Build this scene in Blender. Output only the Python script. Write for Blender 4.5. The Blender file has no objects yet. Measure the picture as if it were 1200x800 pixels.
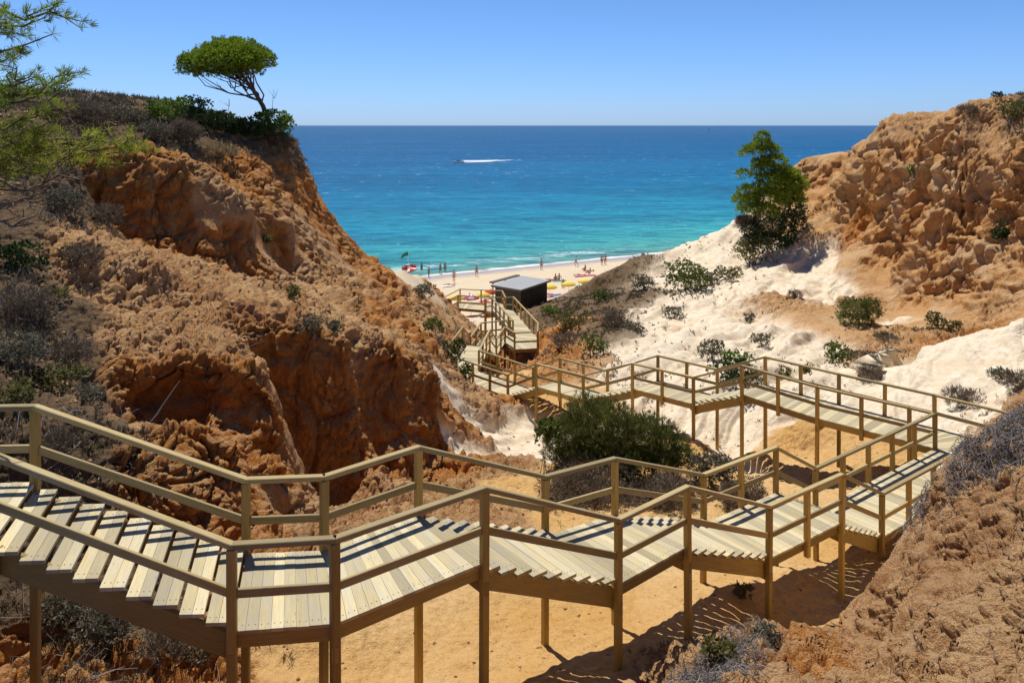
import bpy, math, random
import numpy as np
from mathutils import Vector
random.seed(7); RNG = np.random.default_rng(11)
S = bpy.context.scene
COL = S.collection
F = 900.0           # focal length of the photo, in photo pixels; horizon on row 147
def P(u, v, Y): return (((u-600)/F)*Y, Y, -((v-147)/F)*Y)
def onlevel(u, v, H):            # a point of the level plane z=-H
    Y = H*F/(v-147); return ((u-600)/F*Y, Y, -H)
# ------------------------------------------------------------------ scene, camera, light
w = bpy.data.worlds.new('World'); S.world = w; w.use_nodes = True
cam = bpy.data.objects.new('camera', bpy.data.cameras.new('camera')); COL.objects.link(cam)
cam.location = (0, 0, 0); cam.rotation_euler = (math.pi/2, 0, 0)
cam.data.lens = 27.0; cam.data.sensor_width = 36; cam.data.shift_y = -253/1200
cam.data.clip_start = .1; cam.data.clip_end = 200000
S.camera = cam
SUN = Vector((-0.168, 0.337, 0.93)).normalized()      # towards the sun
sun = bpy.data.objects.new('sun', bpy.data.lights.new('sun', 'SUN')); COL.objects.link(sun)
sun.data.energy = 5.0; sun.data.angle = math.radians(.53); sun.data.color = (1, .965, .9)
sun.rotation_euler = SUN.to_track_quat('Z', 'Y').to_euler()
nt = w.node_tree; nt.nodes.clear()
sky = nt.nodes.new('ShaderNodeTexSky'); sky.sky_type = 'NISHITA'; sky.sun_disc = False
sky.sun_elevation = math.asin(SUN.z); sky.sun_rotation = math.atan2(SUN.x, SUN.y)
sky.air_density = 1.0; sky.dust_density = .2; sky.ozone_density = 4.0; sky.altitude = 30
bg = nt.nodes.new('ShaderNodeBackground'); out = nt.nodes.new('ShaderNodeOutputWorld')
bg.inputs[1].default_value = .1
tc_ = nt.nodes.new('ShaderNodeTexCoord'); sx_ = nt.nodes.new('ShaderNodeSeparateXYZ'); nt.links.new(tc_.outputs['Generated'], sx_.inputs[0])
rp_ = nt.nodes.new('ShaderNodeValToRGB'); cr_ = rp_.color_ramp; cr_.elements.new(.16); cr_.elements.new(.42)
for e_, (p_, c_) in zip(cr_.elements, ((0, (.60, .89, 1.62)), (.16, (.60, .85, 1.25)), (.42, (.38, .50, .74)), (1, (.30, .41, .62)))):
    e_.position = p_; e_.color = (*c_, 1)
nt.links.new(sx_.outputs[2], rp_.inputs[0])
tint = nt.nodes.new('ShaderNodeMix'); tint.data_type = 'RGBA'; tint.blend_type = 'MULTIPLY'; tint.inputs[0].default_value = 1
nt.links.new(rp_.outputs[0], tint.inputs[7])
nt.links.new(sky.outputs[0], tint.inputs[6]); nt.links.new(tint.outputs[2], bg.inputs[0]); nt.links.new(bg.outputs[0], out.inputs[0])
S.view_settings.view_transform = 'Standard'; S.view_settings.look = 'None'; S.view_settings.gamma = 1
S.view_settings.exposure = 0.0; S.view_settings.use_curve_mapping = False
S.render.engine = 'CYCLES'

# ------------------------------------------------------------------ materials
def mat(name):
    m = bpy.data.materials.new(name); m.use_nodes = True
    return m, m.node_tree, m.node_tree.nodes['Principled BSDF']
def N(t, kind, **kw):
    n = t.nodes.new('ShaderNode'+kind)
    for k, v in kw.items():
        if k.startswith('i_'):
            key = k[2:]; key = int(key) if key.isdigit() else key.replace('_', ' ')
            n.inputs[key].default_value = v
        else: setattr(n, k, v)
    return n
def mix(t, fac, a, b, mode='MIX'):
    n = t.nodes.new('ShaderNodeMix'); n.data_type = 'RGBA'; n.blend_type = mode
    for i, x in ((0, fac), (6, a), (7, b)):
        if isinstance(x, bpy.types.NodeSocket): t.links.new(x, n.inputs[i])
        elif i == 0: n.inputs[i].default_value = x
        else: n.inputs[i].default_value = (*x, 1) if len(x) == 3 else x
    return n.outputs[2]
def mth(t, op, a, b=None, c=None, clamp=False):
    n = t.nodes.new('ShaderNodeMath'); n.operation = op; n.use_clamp = clamp
    for i, x in enumerate((a, b, c)):
        if x is None: continue
        if isinstance(x, bpy.types.NodeSocket): t.links.new(x, n.inputs[i])
        else: n.inputs[i].default_value = x
    return n.outputs[0]
def ramp(t, fac, pts):
    n = t.nodes.new('ShaderNodeValToRGB'); cr = n.color_ramp
    while len(cr.elements) < len(pts): cr.elements.new(.5)
    for e, (p, c) in zip(cr.elements, pts):
        e.position = p; e.color = (*c, 1) if len(c) == 3 else (c[0],)*3+(1,)
    t.links.new(fac, n.inputs[0]); return n.outputs[0]
def noise(t, vec, scale, detail=4, rough=.55, dist=0):
    n = N(t, 'TexNoise', i_Scale=scale, i_Detail=detail, i_Roughness=rough, i_Distortion=dist)
    if vec is not None: t.links.new(vec, n.inputs['Vector'])
    return n.outputs['Fac']
def objco(t, scale=(1,1,1)):
    tc = N(t, 'TexCoord'); mp = N(t, 'Mapping'); mp.inputs['Scale'].default_value = scale
    t.links.new(tc.outputs['Object'], mp.inputs['Vector']); return mp.outputs[0]
def bump(t, bsdf, h, strength, dist):
    b = N(t, 'Bump', i_Strength=strength, i_Distance=dist); t.links.new(h, b.inputs['Height'])
    t.links.new(b.outputs[0], bsdf.inputs['Normal'])
def simple(name, col, rough=.8, var=.15, scale=6.0):
    m, t, b = mat(name); co = objco(t)
    n = noise(t, co, scale, 4)
    c = mix(t, n, tuple(x*(1-var) for x in col), tuple(min(1, x*(1+var)) for x in col))
    t.links.new(c, b.inputs['Base Color']); b.inputs['Roughness'].default_value = rough
    return m
def wood(name, dark, light, grey, gfac):
    m, t, b = mat(name)
    at = N(t, 'Attribute', attribute_name='rnd'); ax = N(t, 'Attribute', attribute_name='grain')
    co = ax.outputs['Vector']
    mp = N(t, 'Mapping'); mp.inputs['Scale'].default_value = (1.2, 16, 16); t.links.new(co, mp.inputs['Vector'])
    g = noise(t, mp.outputs[0], 2.5, 5, .65, .6)
    mp2 = N(t, 'Mapping'); mp2.inputs['Scale'].default_value = (.8, 3, 3); t.links.new(co, mp2.inputs['Vector'])
    g2 = noise(t, mp2.outputs[0], 2.2, 3)
    c = mix(t, ramp(t, g, [(.3, (0,)), (.7, (1,))]), dark, light)
    c = mix(t, mth(t, 'MULTIPLY', ramp(t, g2, [(.35, (0,)), (.7, (1,))]), gfac), c, grey)
    hs = N(t, 'HueSaturation'); t.links.new(c, hs.inputs['Color'])
    t.links.new(mth(t, 'MULTIPLY_ADD', at.outputs['Fac'], .6, .68), hs.inputs['Value'])
    kn = N(t, 'TexVoronoi', i_Scale=2.3); mp3 = N(t, 'Mapping'); mp3.inputs['Scale'].default_value = (1, 5, 5); t.links.new(co, mp3.inputs['Vector']); t.links.new(mp3.outputs[0], kn.inputs['Vector'])
    kf = ramp(t, kn.outputs['Distance'], [(.04, (1,)), (.1, (0,))])
    c2 = mix(t, mth(t, 'MULTIPLY', kf, .55), hs.outputs[0], tuple(x*.35 for x in dark))
    t.links.new(c2, b.inputs['Base Color']); b.inputs['Roughness'].default_value = .72
    bump(t, b, g, .35, .01)
    return m
M = {}
M['deck'] = wood('deck_wood', (.43, .335, .155), (.57, .475, .265), (.42, .385, .29), .75)
M['rail'] = wood('rail_wood', (.29, .20, .065), (.42, .31, .13), (.42, .36, .21), .4)
M['post'] = wood('post_wood', (.33, .20, .038), (.48, .31, .075), (.42, .31, .13), .35)
M['frame'] = wood('frame_wood', (.28, .175, .04), (.42, .275, .075), (.29, .22, .10), .35)

M['screw'] = simple('screw_heads', (.07, .055, .04), .5)
# ------------------------------------------------------------------ mesh helpers
class MB:
    def __init__(s): s.v = []; s.f = []; s.r = []; s.g = []; s.dark = []
    def box(s, c0, c1, wd, ht, up=(0, 0, 1), cham=.0):
        """beam from c0 to c1 (centre line), wd sideways, ht along up"""
        a, b = Vector(c0), Vector(c1); d = (b-a); L = d.length; d = d/L
        side = d.cross(Vector(up))
        if side.length < 1e-4: side = Vector((1, 0, 0))
        side.normalize(); u = side.cross(d).normalized()
        k = len(s.v); r = random.random(); o = random.random()*50
        e = min(wd, ht)*.12
        prof = [(-wd/2+e, -ht/2), (wd/2-e, -ht/2), (wd/2, -ht/2+e), (wd/2, ht/2-e), (wd/2-e, ht/2), (-wd/2+e, ht/2), (-wd/2, ht/2-e), (-wd/2, -ht/2+e)]
        for j, p in enumerate((a, b)):
            for x, y in prof:
                s.v.append(tuple(p+side*x+u*y)); s.r.append(r); s.g.append((L*j+o, x+o, y+o*.7))
        for i in range(8):
            n = (i+1) % 8; s.f.append((k+i, k+n, k+8+n, k+8+i))
        s.f.append(tuple(k+7-i for i in range(8))); s.f.append(tuple(k+8+i for i in range(8)))
    def slab(s, quad, th):
        """flat plank: 4 top corners counter-clockwise (long edge 0-1), th downwards"""
        k = len(s.v); r = random.random(); o = random.random()*50
        q = [Vector(p) for p in quad]; d = (q[1]-q[0]).normalized()
        c = sum(q, Vector())/4
        for z in (0, -th):
            for p in q:
                s.v.append((p.x, p.y, p.z+z)); s.r.append(r)
                l = (p-c).dot(d); s.g.append((l+o, (p-c-d*l).length*(1 if (p-c-d*l).dot(Vector((-d.y, d.x, 0))) > 0 else -1)+o, z+o*.7))
        s.f += [(k, k+1, k+2, k+3), (k+7, k+6, k+5, k+4)]
        for i in range(4):
            n = (i+1) % 4; s.f.append((k+i, k+4+i, k+4+n, k+n))
        if c.y < 18:                                    # two screw heads at either end
            L = (q[1]-q[0]).length
            for a_ in (.09/L, 1-.09/L):
                for b_ in (.25, .75):
                    p = q[0].lerp(q[1], a_).lerp(q[3].lerp(q[2], a_), b_); k2 = len(s.v)
                    for j in range(6): an = j*math.pi/3; s.v.append((p.x+.0075*math.cos(an), p.y+.0075*math.sin(an), p.z+.0025)); s.r.append(r); s.g.append((0, 0, 0))
                    s.dark.append(len(s.f)); s.f.append(tuple(range(k2, k2+6)))
    def build(s, name, m, parent=None):
        me = bpy.data.meshes.new(name); me.from_pydata(s.v, [], s.f); me.materials.append(m)
        if s.dark:
            me.materials.append(M['screw'])
            for i in s.dark: me.polygons[i].material_index = 1
        if s.r:
            me.attributes.new('rnd', 'FLOAT', 'POINT').data.foreach_set('value', s.r)
            me.attributes.new('grain', 'FLOAT_VECTOR', 'POINT').data.foreach_set('vector', np.array(s.g, 'f').ravel())
        o = bpy.data.objects.new(name, me); COL.objects.link(o)
        if parent: o.parent = parent
        return o
def npmesh(name, V, T, m, parent=None, smooth=False, attrs={}):
    V = np.ascontiguousarray(V, 'f'); T = np.ascontiguousarray(T, np.int32)
    me = bpy.data.meshes.new(name); k = T.shape[1]
    me.vertices.add(len(V)); me.vertices.foreach_set('co', V.ravel())
    me.loops.add(T.size); me.loops.foreach_set('vertex_index', T.ravel())
    me.polygons.add(len(T)); me.polygons.foreach_set('loop_start', np.arange(0, T.size, k, dtype=np.int32))
    me.update(calc_edges=True)
    if smooth: me.polygons.foreach_set('use_smooth', np.ones(len(T), bool))
    for n, a in attrs.items():
        a = np.ascontiguousarray(a, 'f')
        if a.ndim == 1: me.attributes.new(n, 'FLOAT', 'POINT').data.foreach_set('value', a)
        else: me.attributes.new(n, 'FLOAT_VECTOR', 'POINT').data.foreach_set('vector', a.ravel())
    me.materials.append(m)
    o = bpy.data.objects.new(name, me); COL.objects.link(o)
    if parent: o.parent = parent
    return o
def tag(o, label=None, cat=None, group=None, kind=None):
    if label: o['label'] = label
    if cat: o['category'] = cat
    if group: o['group'] = group
    if kind: o['kind'] = kind
    return o
def empty(name, loc, rz=0):
    o = bpy.data.objects.new(name, None); COL.objects.link(o); o.location = loc; o.rotation_euler = (0, 0, rz)
    o.empty_display_size = .2; return o

# ------------------------------------------------------------------ numpy noise
PERM = np.random.default_rng(3).permutation(256); PERM = np.concatenate([PERM, PERM]).astype(np.int64)
GR = np.random.default_rng(4).normal(size=(256, 3)); GR /= np.linalg.norm(GR, axis=1)[:, None]
GR = GR.astype('f'); GT = [np.ascontiguousarray(GR[:, k]) for k in range(3)]; PERM = PERM.astype(np.int32)
def perlin(p):
    p = p.astype('f'); i = np.floor(p); f = p-i; i = i.astype(np.int32) & 255; u = f*f*f*(f*(f*6-15)+10)
    r = np.zeros(len(p), 'f'); fx, fy, fz = f.T.copy(); ux, uy, uz = u.T.copy(); ix, iy, iz = i.T.copy()
    for a in (0, 1):
        A_ = PERM[ix+a]; wa = ux if a else 1-ux; xa = fx-a
        for b in (0, 1):
            B_ = PERM[A_+iy+b & 255] if True else 0; wb = wa*(uy if b else 1-uy); yb = fy-b
            for c in (0, 1):
                h = PERM[B_+iz+c & 255]
                r += wb*(uz if c else 1-uz)*(GT[0][h]*xa+GT[1][h]*yb+GT[2][h]*(fz-c))
    return r*1.5
def fbm(p, o=4, g=.5, ridged=False):
    r = 0; a = 1; s = 0
    for k in range(o):
        n = perlin(p*(2.03**k)+k*17.3)
        if ridged: n = 1-2*np.abs(n)
        r = r+a*n; s += a; a *= g
    return r/s
def vor(p):
    """F1, F2 of a jittered 3-D lattice"""
    p = p.astype('f'); i = np.floor(p); f = p-i; i = i.astype(np.int32) & 255
    fx, fy, fz = f.T.copy(); ix, iy, iz = i.T.copy()
    F1 = np.full(len(p), 9., 'f'); F2 = F1.copy(); cell = np.zeros(len(p), np.int32); J = [g*.45+.5 for g in GT]
    for a in (-1, 0, 1):
        A_ = PERM[ix+a & 255]
        for b in (-1, 0, 1):
            B_ = PERM[A_+iy+b & 255]
            for c in (-1, 0, 1):
                h = PERM[B_+iz+c & 255]
                d = (a+J[0][h]-fx)**2+(b+J[1][h]-fy)**2+(c+J[2][h]-fz)**2
                m = d < F1; np.minimum(F2, np.maximum(d, F1), out=F2)
                np.copyto(cell, h, where=m); np.minimum(F1, d, out=F1)
    return np.sqrt(F1), np.sqrt(F2), cell/255.
def sst(x, a, b):
    t = np.clip((x-a)/(b-a), 0, 1); return t*t*(3-2*t)
# ------------------------------------------------------------------ terrain: real points of the gully, interpolated
# (u, v, depth, kind, scrub)  kinds: S sand, W white sandstone, O ochre rock, T tan crust, G grey scrub soil, R far ochre cliff, B beach
CP = [
# gully floor
(640,757,12.2,'S',0),(560,790,11.4,'S',0),(450,790,11.3,'S',0),(700,760,12.1,'S',0),(760,720,13.2,'S',0),(860,690,14.2,'S',0),(930,668,15.4,'S',0),
(800,745,12.1,'S',0),(900,728,13.4,'S',0),(978,699,14.7,'S',0),(956,659,17.1,'S',0),(1030,650,16.2,'S',.1),(640,690,14.0,'S',.0),(560,700,13.6,'S',0),
(880,610,19.5,'S',0),(953,575,22.4,'S',0),(1000,560,22.5,'S',0),(894,533,25.4,'S',0),(813,519,26.2,'S',0),(868,539,25.1,'W',0),(768,496,28.5,'W',0),
(840,520,27.2,'W',0),(950,530,26.5,'S',0),(1020,525,24.5,'S',0),(720,505,28.5,'W',0),(700,480,31.5,'S',0),(650,470,32.5,'S',0),(620,462,33.5,'S',0),
(780,600,20,'S',.2),(720,600,19.5,'S',.2),(650,600,19.5,'S',.4),(760,520,26,'S',.2),(830,560,22.8,'S',.2),
(600,455,34,'O',.1),(590,440,40,'S',.2),(610,426,44,'O',.3),(600,425,50,'S',.3),(600,410,56,'S',.2),(580,395,62,'B',0),(620,384,70,'B',0),
# beneath/before the camera
(600,860,9.0,'S',0),(700,870,8.6,'S',0),(450,850,9,'S',.1),(600,930,6.5,'O',.1),(760,880,7,'T',.2),(600,1100,3.5,'O',.1),(300,1000,4,'O',.1),(900,1000,4,'T',.3),
# lower left, under and beyond the first landing
(40,770,10.6,'O',.5),(120,735,11.2,'G',1),(200,765,11.0,'O',.8),(250,800,10.6,'O',.4),(60,690,11.5,'G',1),(180,700,11.8,'G',.9),(250,740,11.5,'T',.7),(330,770,11.2,'S',.3),(-40,700,11,'G',.8),(400,730,12,'S',.0),(330,680,12.2,'T',.3),
(300,630,13.2,'O',.1),(420,650,14.6,'T',.0),(360,620,15,'T',0),(480,660,14.6,'S',0),(-40,820,9.3,'O',.6),(150,880,8.8,'O',.5),(0,930,7.6,'O',.3),
(520,620,17,'T',0),(600,650,16,'S',0),
# left slope, rising away from the walkway
(-20,570,12.0,'G',1),(20,500,12.6,'G',1),(100,590,12.4,'G',.9),(110,500,13.2,'G',.8),(170,560,13,'O',.4),(200,610,12.9,'O',.2),(230,585,13.5,'O',.05),(250,610,13.4,'O',0),
(20,420,14.4,'G',1),(20,340,17.5,'G',1),(20,260,21,'G',1),(20,190,25,'G',1),(20,130,30,'G',1),(80,440,15.4,'G',.9),(90,360,18,'G',.65),(90,280,21.5,'T',.45),(90,200,26,'G',.7),
# boulder and the hollow wall behind it
(215,488,15.2,'O',0),(250,500,14.7,'O',0),(290,540,14.6,'O',0),(250,560,14.1,'O',0),(320,590,15,'O',0),(285,600,14,'O',0),(225,545,14,'O',0),(330,555,16,'O',0),
(200,520,16.4,'O',0),(270,500,16.9,'O',0),(310,535,17.0,'O',0),(160,505,14.8,'T',.3),(160,440,16.6,'O',.1),(215,432,17.2,'O',0),(265,435,17.3,'O',0),(320,470,17.4,'O',0),(215,475,17.0,'O',0),(265,480,17.0,'O',0),
(215,422,17.9,'T',.05),(270,425,18,'T',0),(325,460,18.1,'T',0),
(150,410,17.6,'T',.25),(150,370,19.5,'T',.2),(220,390,19.4,'T',.05),(225,360,21.5,'T',.1),(290,400,19.4,'T',0),(290,360,21.8,'T',.0),(160,300,23.5,'T',.15),(230,325,23.7,'T',.1),(240,305,25.5,'T',.15),
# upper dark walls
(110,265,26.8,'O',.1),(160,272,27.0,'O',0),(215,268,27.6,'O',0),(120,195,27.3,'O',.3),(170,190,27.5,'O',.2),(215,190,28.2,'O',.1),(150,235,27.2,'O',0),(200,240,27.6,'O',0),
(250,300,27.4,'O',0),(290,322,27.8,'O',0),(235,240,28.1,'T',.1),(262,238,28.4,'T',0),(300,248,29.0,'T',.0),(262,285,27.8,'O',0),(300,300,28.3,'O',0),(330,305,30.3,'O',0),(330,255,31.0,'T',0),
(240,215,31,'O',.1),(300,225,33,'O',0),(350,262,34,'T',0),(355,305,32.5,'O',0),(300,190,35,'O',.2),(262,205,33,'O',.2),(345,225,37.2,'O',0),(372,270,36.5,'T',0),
(120,178,30,'G',.8),(170,172,31,'G',.8),(150,140,33.5,'G',1),(220,165,33,'G',.9),(230,150,36,'G',1),(300,172,37.5,'G',1),
(338,200,38.5,'O',0),(335,168,39.5,'G',.8),(346,164,40.5,'G',.6),
(352,190,41.5,'O',0),(372,222,42,'O',0),(388,250,42.5,'O',0),(410,285,43,'O',0),(440,308,45,'O',0),(365,235,39.5,'O',0),(385,275,39.5,'O',0),(400,305,37.5,'T',.1),(430,350,33,'O',0),(455,345,37,'O',0),(440,325,40,'O',0),
(330,345,27,'T',.1),(370,345,28,'T',.2),(330,325,30,'T',.1),(395,335,32,'T',.2),(380,300,34.5,'T',0),
# great ochre face and its crest
(320,385,21.2,'O',0),(365,395,21.3,'O',0),(410,405,21.7,'O',0),(335,372,22.1,'T',.1),(380,380,22.6,'T',.2),(425,385,25,'T',.2),
(335,520,20.5,'O',0),(365,565,20.3,'O',0),(400,590,20.4,'O',0),(345,450,20.8,'O',0),(390,500,20.8,'O',0),(405,450,21.2,'O',0),(418,520,20.9,'O',0),
(340,560,18,'T',0),(370,600,17.5,'T',0),(410,600,18.6,'T',0),(330,600,15.8,'T',0),
(428,405,23.6,'T',0),(432,470,22.8,'O',0),(470,420,23.7,'O',0),(515,438,24.8,'O',0),(460,400,26,'T',.2),(500,415,27,'T',.2),(455,385,28.5,'O',.2),
(440,545,22.2,'O',0),(470,555,22.4,'O',0),(505,548,23.4,'O',0),(490,500,23.6,'O',0),(450,500,22.8,'O',0),(430,560,20,'T',0),(470,590,19.4,'T',0),(505,575,20.6,'T',0),
(490,400,31,'O',.2),(520,400,34.5,'T',.3),(500,350,42,'T',.2),(470,316,49,'B',.0),(455,322,46,'B',0),(488,322,52,'B',0),(505,330,52,'O',.1),(525,352,51,'O',.2),(528,375,44,'T',.2),(560,385,50,'T',.3),
(528,500,24.5,'W',0),(518,475,25.0,'O',0),(514,520,23.9,'O',0),(562,468,29.7,'T',.1),(585,540,24.0,'T',0),(545,535,23.6,'O',0),(540,470,28,'W',0),(540,560,21.8,'T',0),(550,490,26.7,'O',0),(560,520,24.8,'W',0),(575,570,21.6,'S',0),(600,500,28.5,'W',0),(615,485,30.5,'W',0),(590,600,19.6,'T',0),(555,450,31.5,'T',.2),(530,450,28,'W',.1),
(540,445,34.2,'T',.3),(590,462,32,'O',0),(522,404,38,'T',.2),(560,450,33,'O',.1),
# plateau behind the left skyline and its fall to the beach
(-200,110,33,'G',1),(-200,200,22,'G',1),(-200,350,15,'G',1),(-300,600,10,'G',1),(-400,140,60,'G',1),(0,138,50,'G',1),(150,143,50,'G',1),(290,160,50,'G',.8),(318,190,50,'O',0),(290,220,70,'O',0),(100,170,90,'G',.5),
(350,300,64,'O',0),(425,332,66,'B',0),(435,350,62,'B',0),(352,235,47,'O',0),(368,262,48,'O',0),(390,305,48,'O',0),(412,328,49,'O',0),(345,262,54,'O',0),(380,320,55,'O',0),(430,335,51,'T',0),(330,215,50,'O',0),(-100,160,105,'G',.3),
# right hillside: white slope down to the gully, crest against the sea
(660,440,37,'O',.2),(690,425,38.5,'T',.6),(650,410,42.5,'O',.4),(660,375,52,'O',.6),(700,385,46,'G',.9),(740,400,40,'W',.2),(790,410,36,'W',.4),(840,415,34,'W',.3),(720,430,35,'W',.5),(760,445,32,'W',.5),
(640,365,62,'G',.8),(611,371,69.3,'B',.3),(637,354,72.5,'G',.9),(625,362,69,'G',.9),(600,371,69.5,'B',.2),(585,372,71,'B',0),(640,357,66,'G',.9),(615,365,74,'B',.2),(600,362,78,'B',0),(662,346,72,'G',.7),(700,325,76,'G',.8),(740,303,79,'G',.6),(780,288,80,'W',.3),(820,278,80,'W',.2),(850,262,79,'W',.1),(868,250,76,'W',.3),
(740,350,58,'G',.8),(780,350,54,'W',.4),(780,320,64,'W',.5),(830,330,58,'W',.5),(830,300,68,'W',.2),(870,310,62,'W',.3),(900,330,55,'W',.1),(850,370,46,'W',.2),(900,370,44,'W',.1),(940,395,41,'W',.2),(800,380,46,'W',.1),
(890,410,37,'W',.3),(880,435,32,'W',.4),(960,420,36,'W',.5),(820,445,31,'W',.4),
# cliff on the right
(905,262,72,'G',.8),(920,240,74,'R',.3),(940,188,76,'R',.0),(985,183,74,'R',0),(1003,176,70,'R',0),(1000,178,71,'R',0),(1022,168,69,'R',0),(1027,164,64,'R',0),(1030,147,64.3,'T',.1),(1036,144,66,'T',.1),(1034,158,63,'R',0),(962,184,75.5,'R',0),(950,215,74,'R',0),(985,215,72,'R',0),(950,186,79,'T',.3),(1000,180,77,'T',.3),(1060,146,61,'T',0),(1100,139,58,'T',.1),(1150,126,54,'T',.4),(1200,117,51,'G',.8),(1280,104,48,'G',.8),
(940,260,70,'R',0),(960,300,62,'W',0),(985,240,66,'R',0),(1010,300,58,'R',0),(960,350,52,'W',.1),(980,325,56,'W',0),(955,320,58,'W',0),(925,350,52,'T',0),(1000,270,62,'O',0),(1020,350,53,'T',.05),(1000,290,60,'R',0),(1070,300,56,'R',0),(1060,362,51.5,'R',.1),(1120,350,49,'R',.1),(1160,372,44.5,'T',.1),(1020,375,49,'R',.2),(1080,380,46,'R',.2),(1000,345,51,'T',.3),(1000,385,46,'R',.4),(1040,200,60.5,'R',0),(1050,260,58,'R',0),(1040,335,54.5,'R',.1),(1040,385,45.5,'T',.5),
(1100,180,54.5,'R',0),(1100,250,53,'R',0),(1110,325,50,'R',0),(1100,385,43.5,'T',.7),(1100,152,56,'R',.1),(1065,190,59,'R',0),(1075,165,57.5,'R',0),(1150,260,51,'R',0),(1150,330,47,'R',0),(1130,400,41,'O',.4),(1200,170,49,'R',0),(1200,240,48,'R',0),(1200,300,46,'R',0),(1200,350,41,'R',.1),(1200,150,50,'T',.3),(1160,140,53.5,'T',.1),(1300,300,40,'R',0),(1300,200,44,'R',0),
(1050,165,80,'G',.7),(1012,190,78,'G',.4),(1000,205,84,'G',.4),(1014,178,71,'T',.2),(1022,176,75,'T',.3),(1100,152,75,'G',.7),(1200,132,75,'G',.7),(1400,100,60,'G',.8),(940,200,86,'G',.6),(975,202,84,'G',.6),(870,290,90,'B',0),(960,240,105,'B',.0),(1100,170,110,'G',.5),(1400,120,110,'G',.5),
(1200,121,57,'G',.8),(1140,136,61,'T',.5),(1100,144,64,'T',.4),(1060,151,67,'T',.2),(1038,148,67.5,'T',.2),(1170,129,59,'G',.6),(1023,170,70,'R',0),(1250,113,54,'G',.8),(1300,112,58,'G',.7),
(1000,345,53,'W',0),(1045,375,48,'W',.1),
# white spur
(1200,364,32,'W',0),(1150,384,32,'W',0),(1100,404,32,'W',0),(1050,420,31.5,'W',.05),(1000,440,31,'W',.2),(1200,420,27,'W',.1),(1120,440,27.5,'W',.1),(1050,460,27,'W',.1),(1200,460,23.5,'T',.6),(1150,470,24,'W',.5),
(1200,385,37,'T',.3),(1120,408,37,'T',.4),(1040,425,36.5,'T',.5),(940,460,29.5,'W',.3),(1100,490,24,'W',.3),(960,500,27,'S',.1),(1300,400,28,'W',.2),(1300,440,22,'T',.3),(1400,380,30,'W',.2),
(1130,530,21.5,'S',.1),(1060,560,20.5,'S',.1),(1190,500,21,'T',.3),(1100,590,18,'S',.1),(1160,560,17.8,'T',.3),(1250,520,17,'T',.3),
# mound in the right foreground
(800,792,9.9,'T',.8),(840,752,10.6,'T',.9),(890,740,11.1,'T',.7),(940,748,11.2,'O',.3),(985,738,11.2,'T',.3),(1015,700,11.1,'T',.3),(1050,648,11.1,'T',.3),(1078,600,11.2,'T',.8),(1100,560,11.4,'T',.9),(1140,525,11.3,'T',1),(1200,482,11,'T',1),
(960,790,9.7,'O',.1),(1000,800,9.1,'T',.1),(1060,730,9.8,'T',.1),(1100,800,7.8,'T',.1),(1200,800,6.6,'T',.1),(1120,680,9.2,'T',.1),(1200,690,7.8,'T',.1),(1150,600,9.8,'T',.3),(1200,580,9.1,'T',.3),(1200,530,10,'T',.9),
(1060,735,13,'S',.1),(1120,660,13.5,'S',.2),(1180,600,14.3,'T',.3),(1260,550,14.5,'T',.3),(860,790,9.2,'T',.8),(1300,700,6,'T',.2),(1300,480,10,'T',.6),(1350,560,14,'T',.2),(960,745,12.8,'S',0),(1200,1000,4,'T',.2),
]
# the two flanks fill out to the sides; beach plane
pts = [P(u, v, Y) for u, v, Y, k, g in CP]; kinds = [c[3] for c in CP]; veg = [c[4] for c in CP]
def beachz(x, y): return -24+(129.5+.53*x-y)*.092
for x, y in ((0,74),(8,74),(-6,74),(-10,85),(5,85),(15,86),(-20,95),(0,95),(25,95),(-30,110),(0,110),(30,110),(50,110),(-60,110),(-40,125),(0,125),(40,125),(80,125),(-80,150),(-40,150),(0,150),(40,150),(80,150),(0,190),(-120,190),(120,190),(-90,110),(110,120))+tuple((x_, y_) for x_ in range(-30, 51, 10) for y_ in (100, 118, 126, 134, 142)):
    pts.append((x, y, beachz(x, y))); kinds.append('B'); veg.append(0)
for x, y, z in ((-2.2,35.8,-11.95),(-1.5,38,-12.3),(-2.4,39,-12.2),(-1,41,-13),(-2,43,-13.4),(-1.3,45,-13.8),(.5,45,-14.1),(0,50,-15),(-.5,33.8,-12.1),(-.6,54,-15.8)):
    pts.append((x, y, z)); kinds.append('O'); veg.append(.2)
A = np.array(pts); XY = A[:, :2]
KS = 'SWOTGRB'
Q = np.zeros((len(A), 9)); Q[:, 0] = A[:, 2]
for i, k in enumerate(kinds): Q[i, 1+KS.index(k)] = 1
Q[:, 8] = veg
def phi(r2): return np.sqrt(r2+.01)
D2 = ((XY[:, None]-XY[None])**2).sum(-1); n0 = len(A)
Km = np.zeros((n0+3, n0+3)); Km[:n0, :n0] = phi(D2)-np.eye(n0)*.004; Km[:n0, n0] = 1; Km[:n0, n0+1:] = XY; Km[n0:, :n0] = Km[:n0, n0:].T
W = np.linalg.solve(Km, np.vstack([Q, np.zeros((3, 9))]))
def field(xy, ch=slice(0, 1)):
    Wf = W[:, ch].astype('f'); o = np.empty((len(xy), Wf.shape[1]), 'f'); cx_, cy_ = XY.T.astype('f'); q32 = xy.astype('f')
    for s in range(0, len(xy), 20000):
        q = q32[s:s+20000]; d = q[:, :1]-cx_; d *= d; e = q[:, 1:]-cy_; e *= e; d += e; d += .01; np.sqrt(d, out=d)
        o[s:s+20000] = d@Wf[:n0]+Wf[n0]+q@Wf[n0+1:]
    return o
def ground(x, y): return float(field(np.array([[x, y]]))[0, 0])

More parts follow.
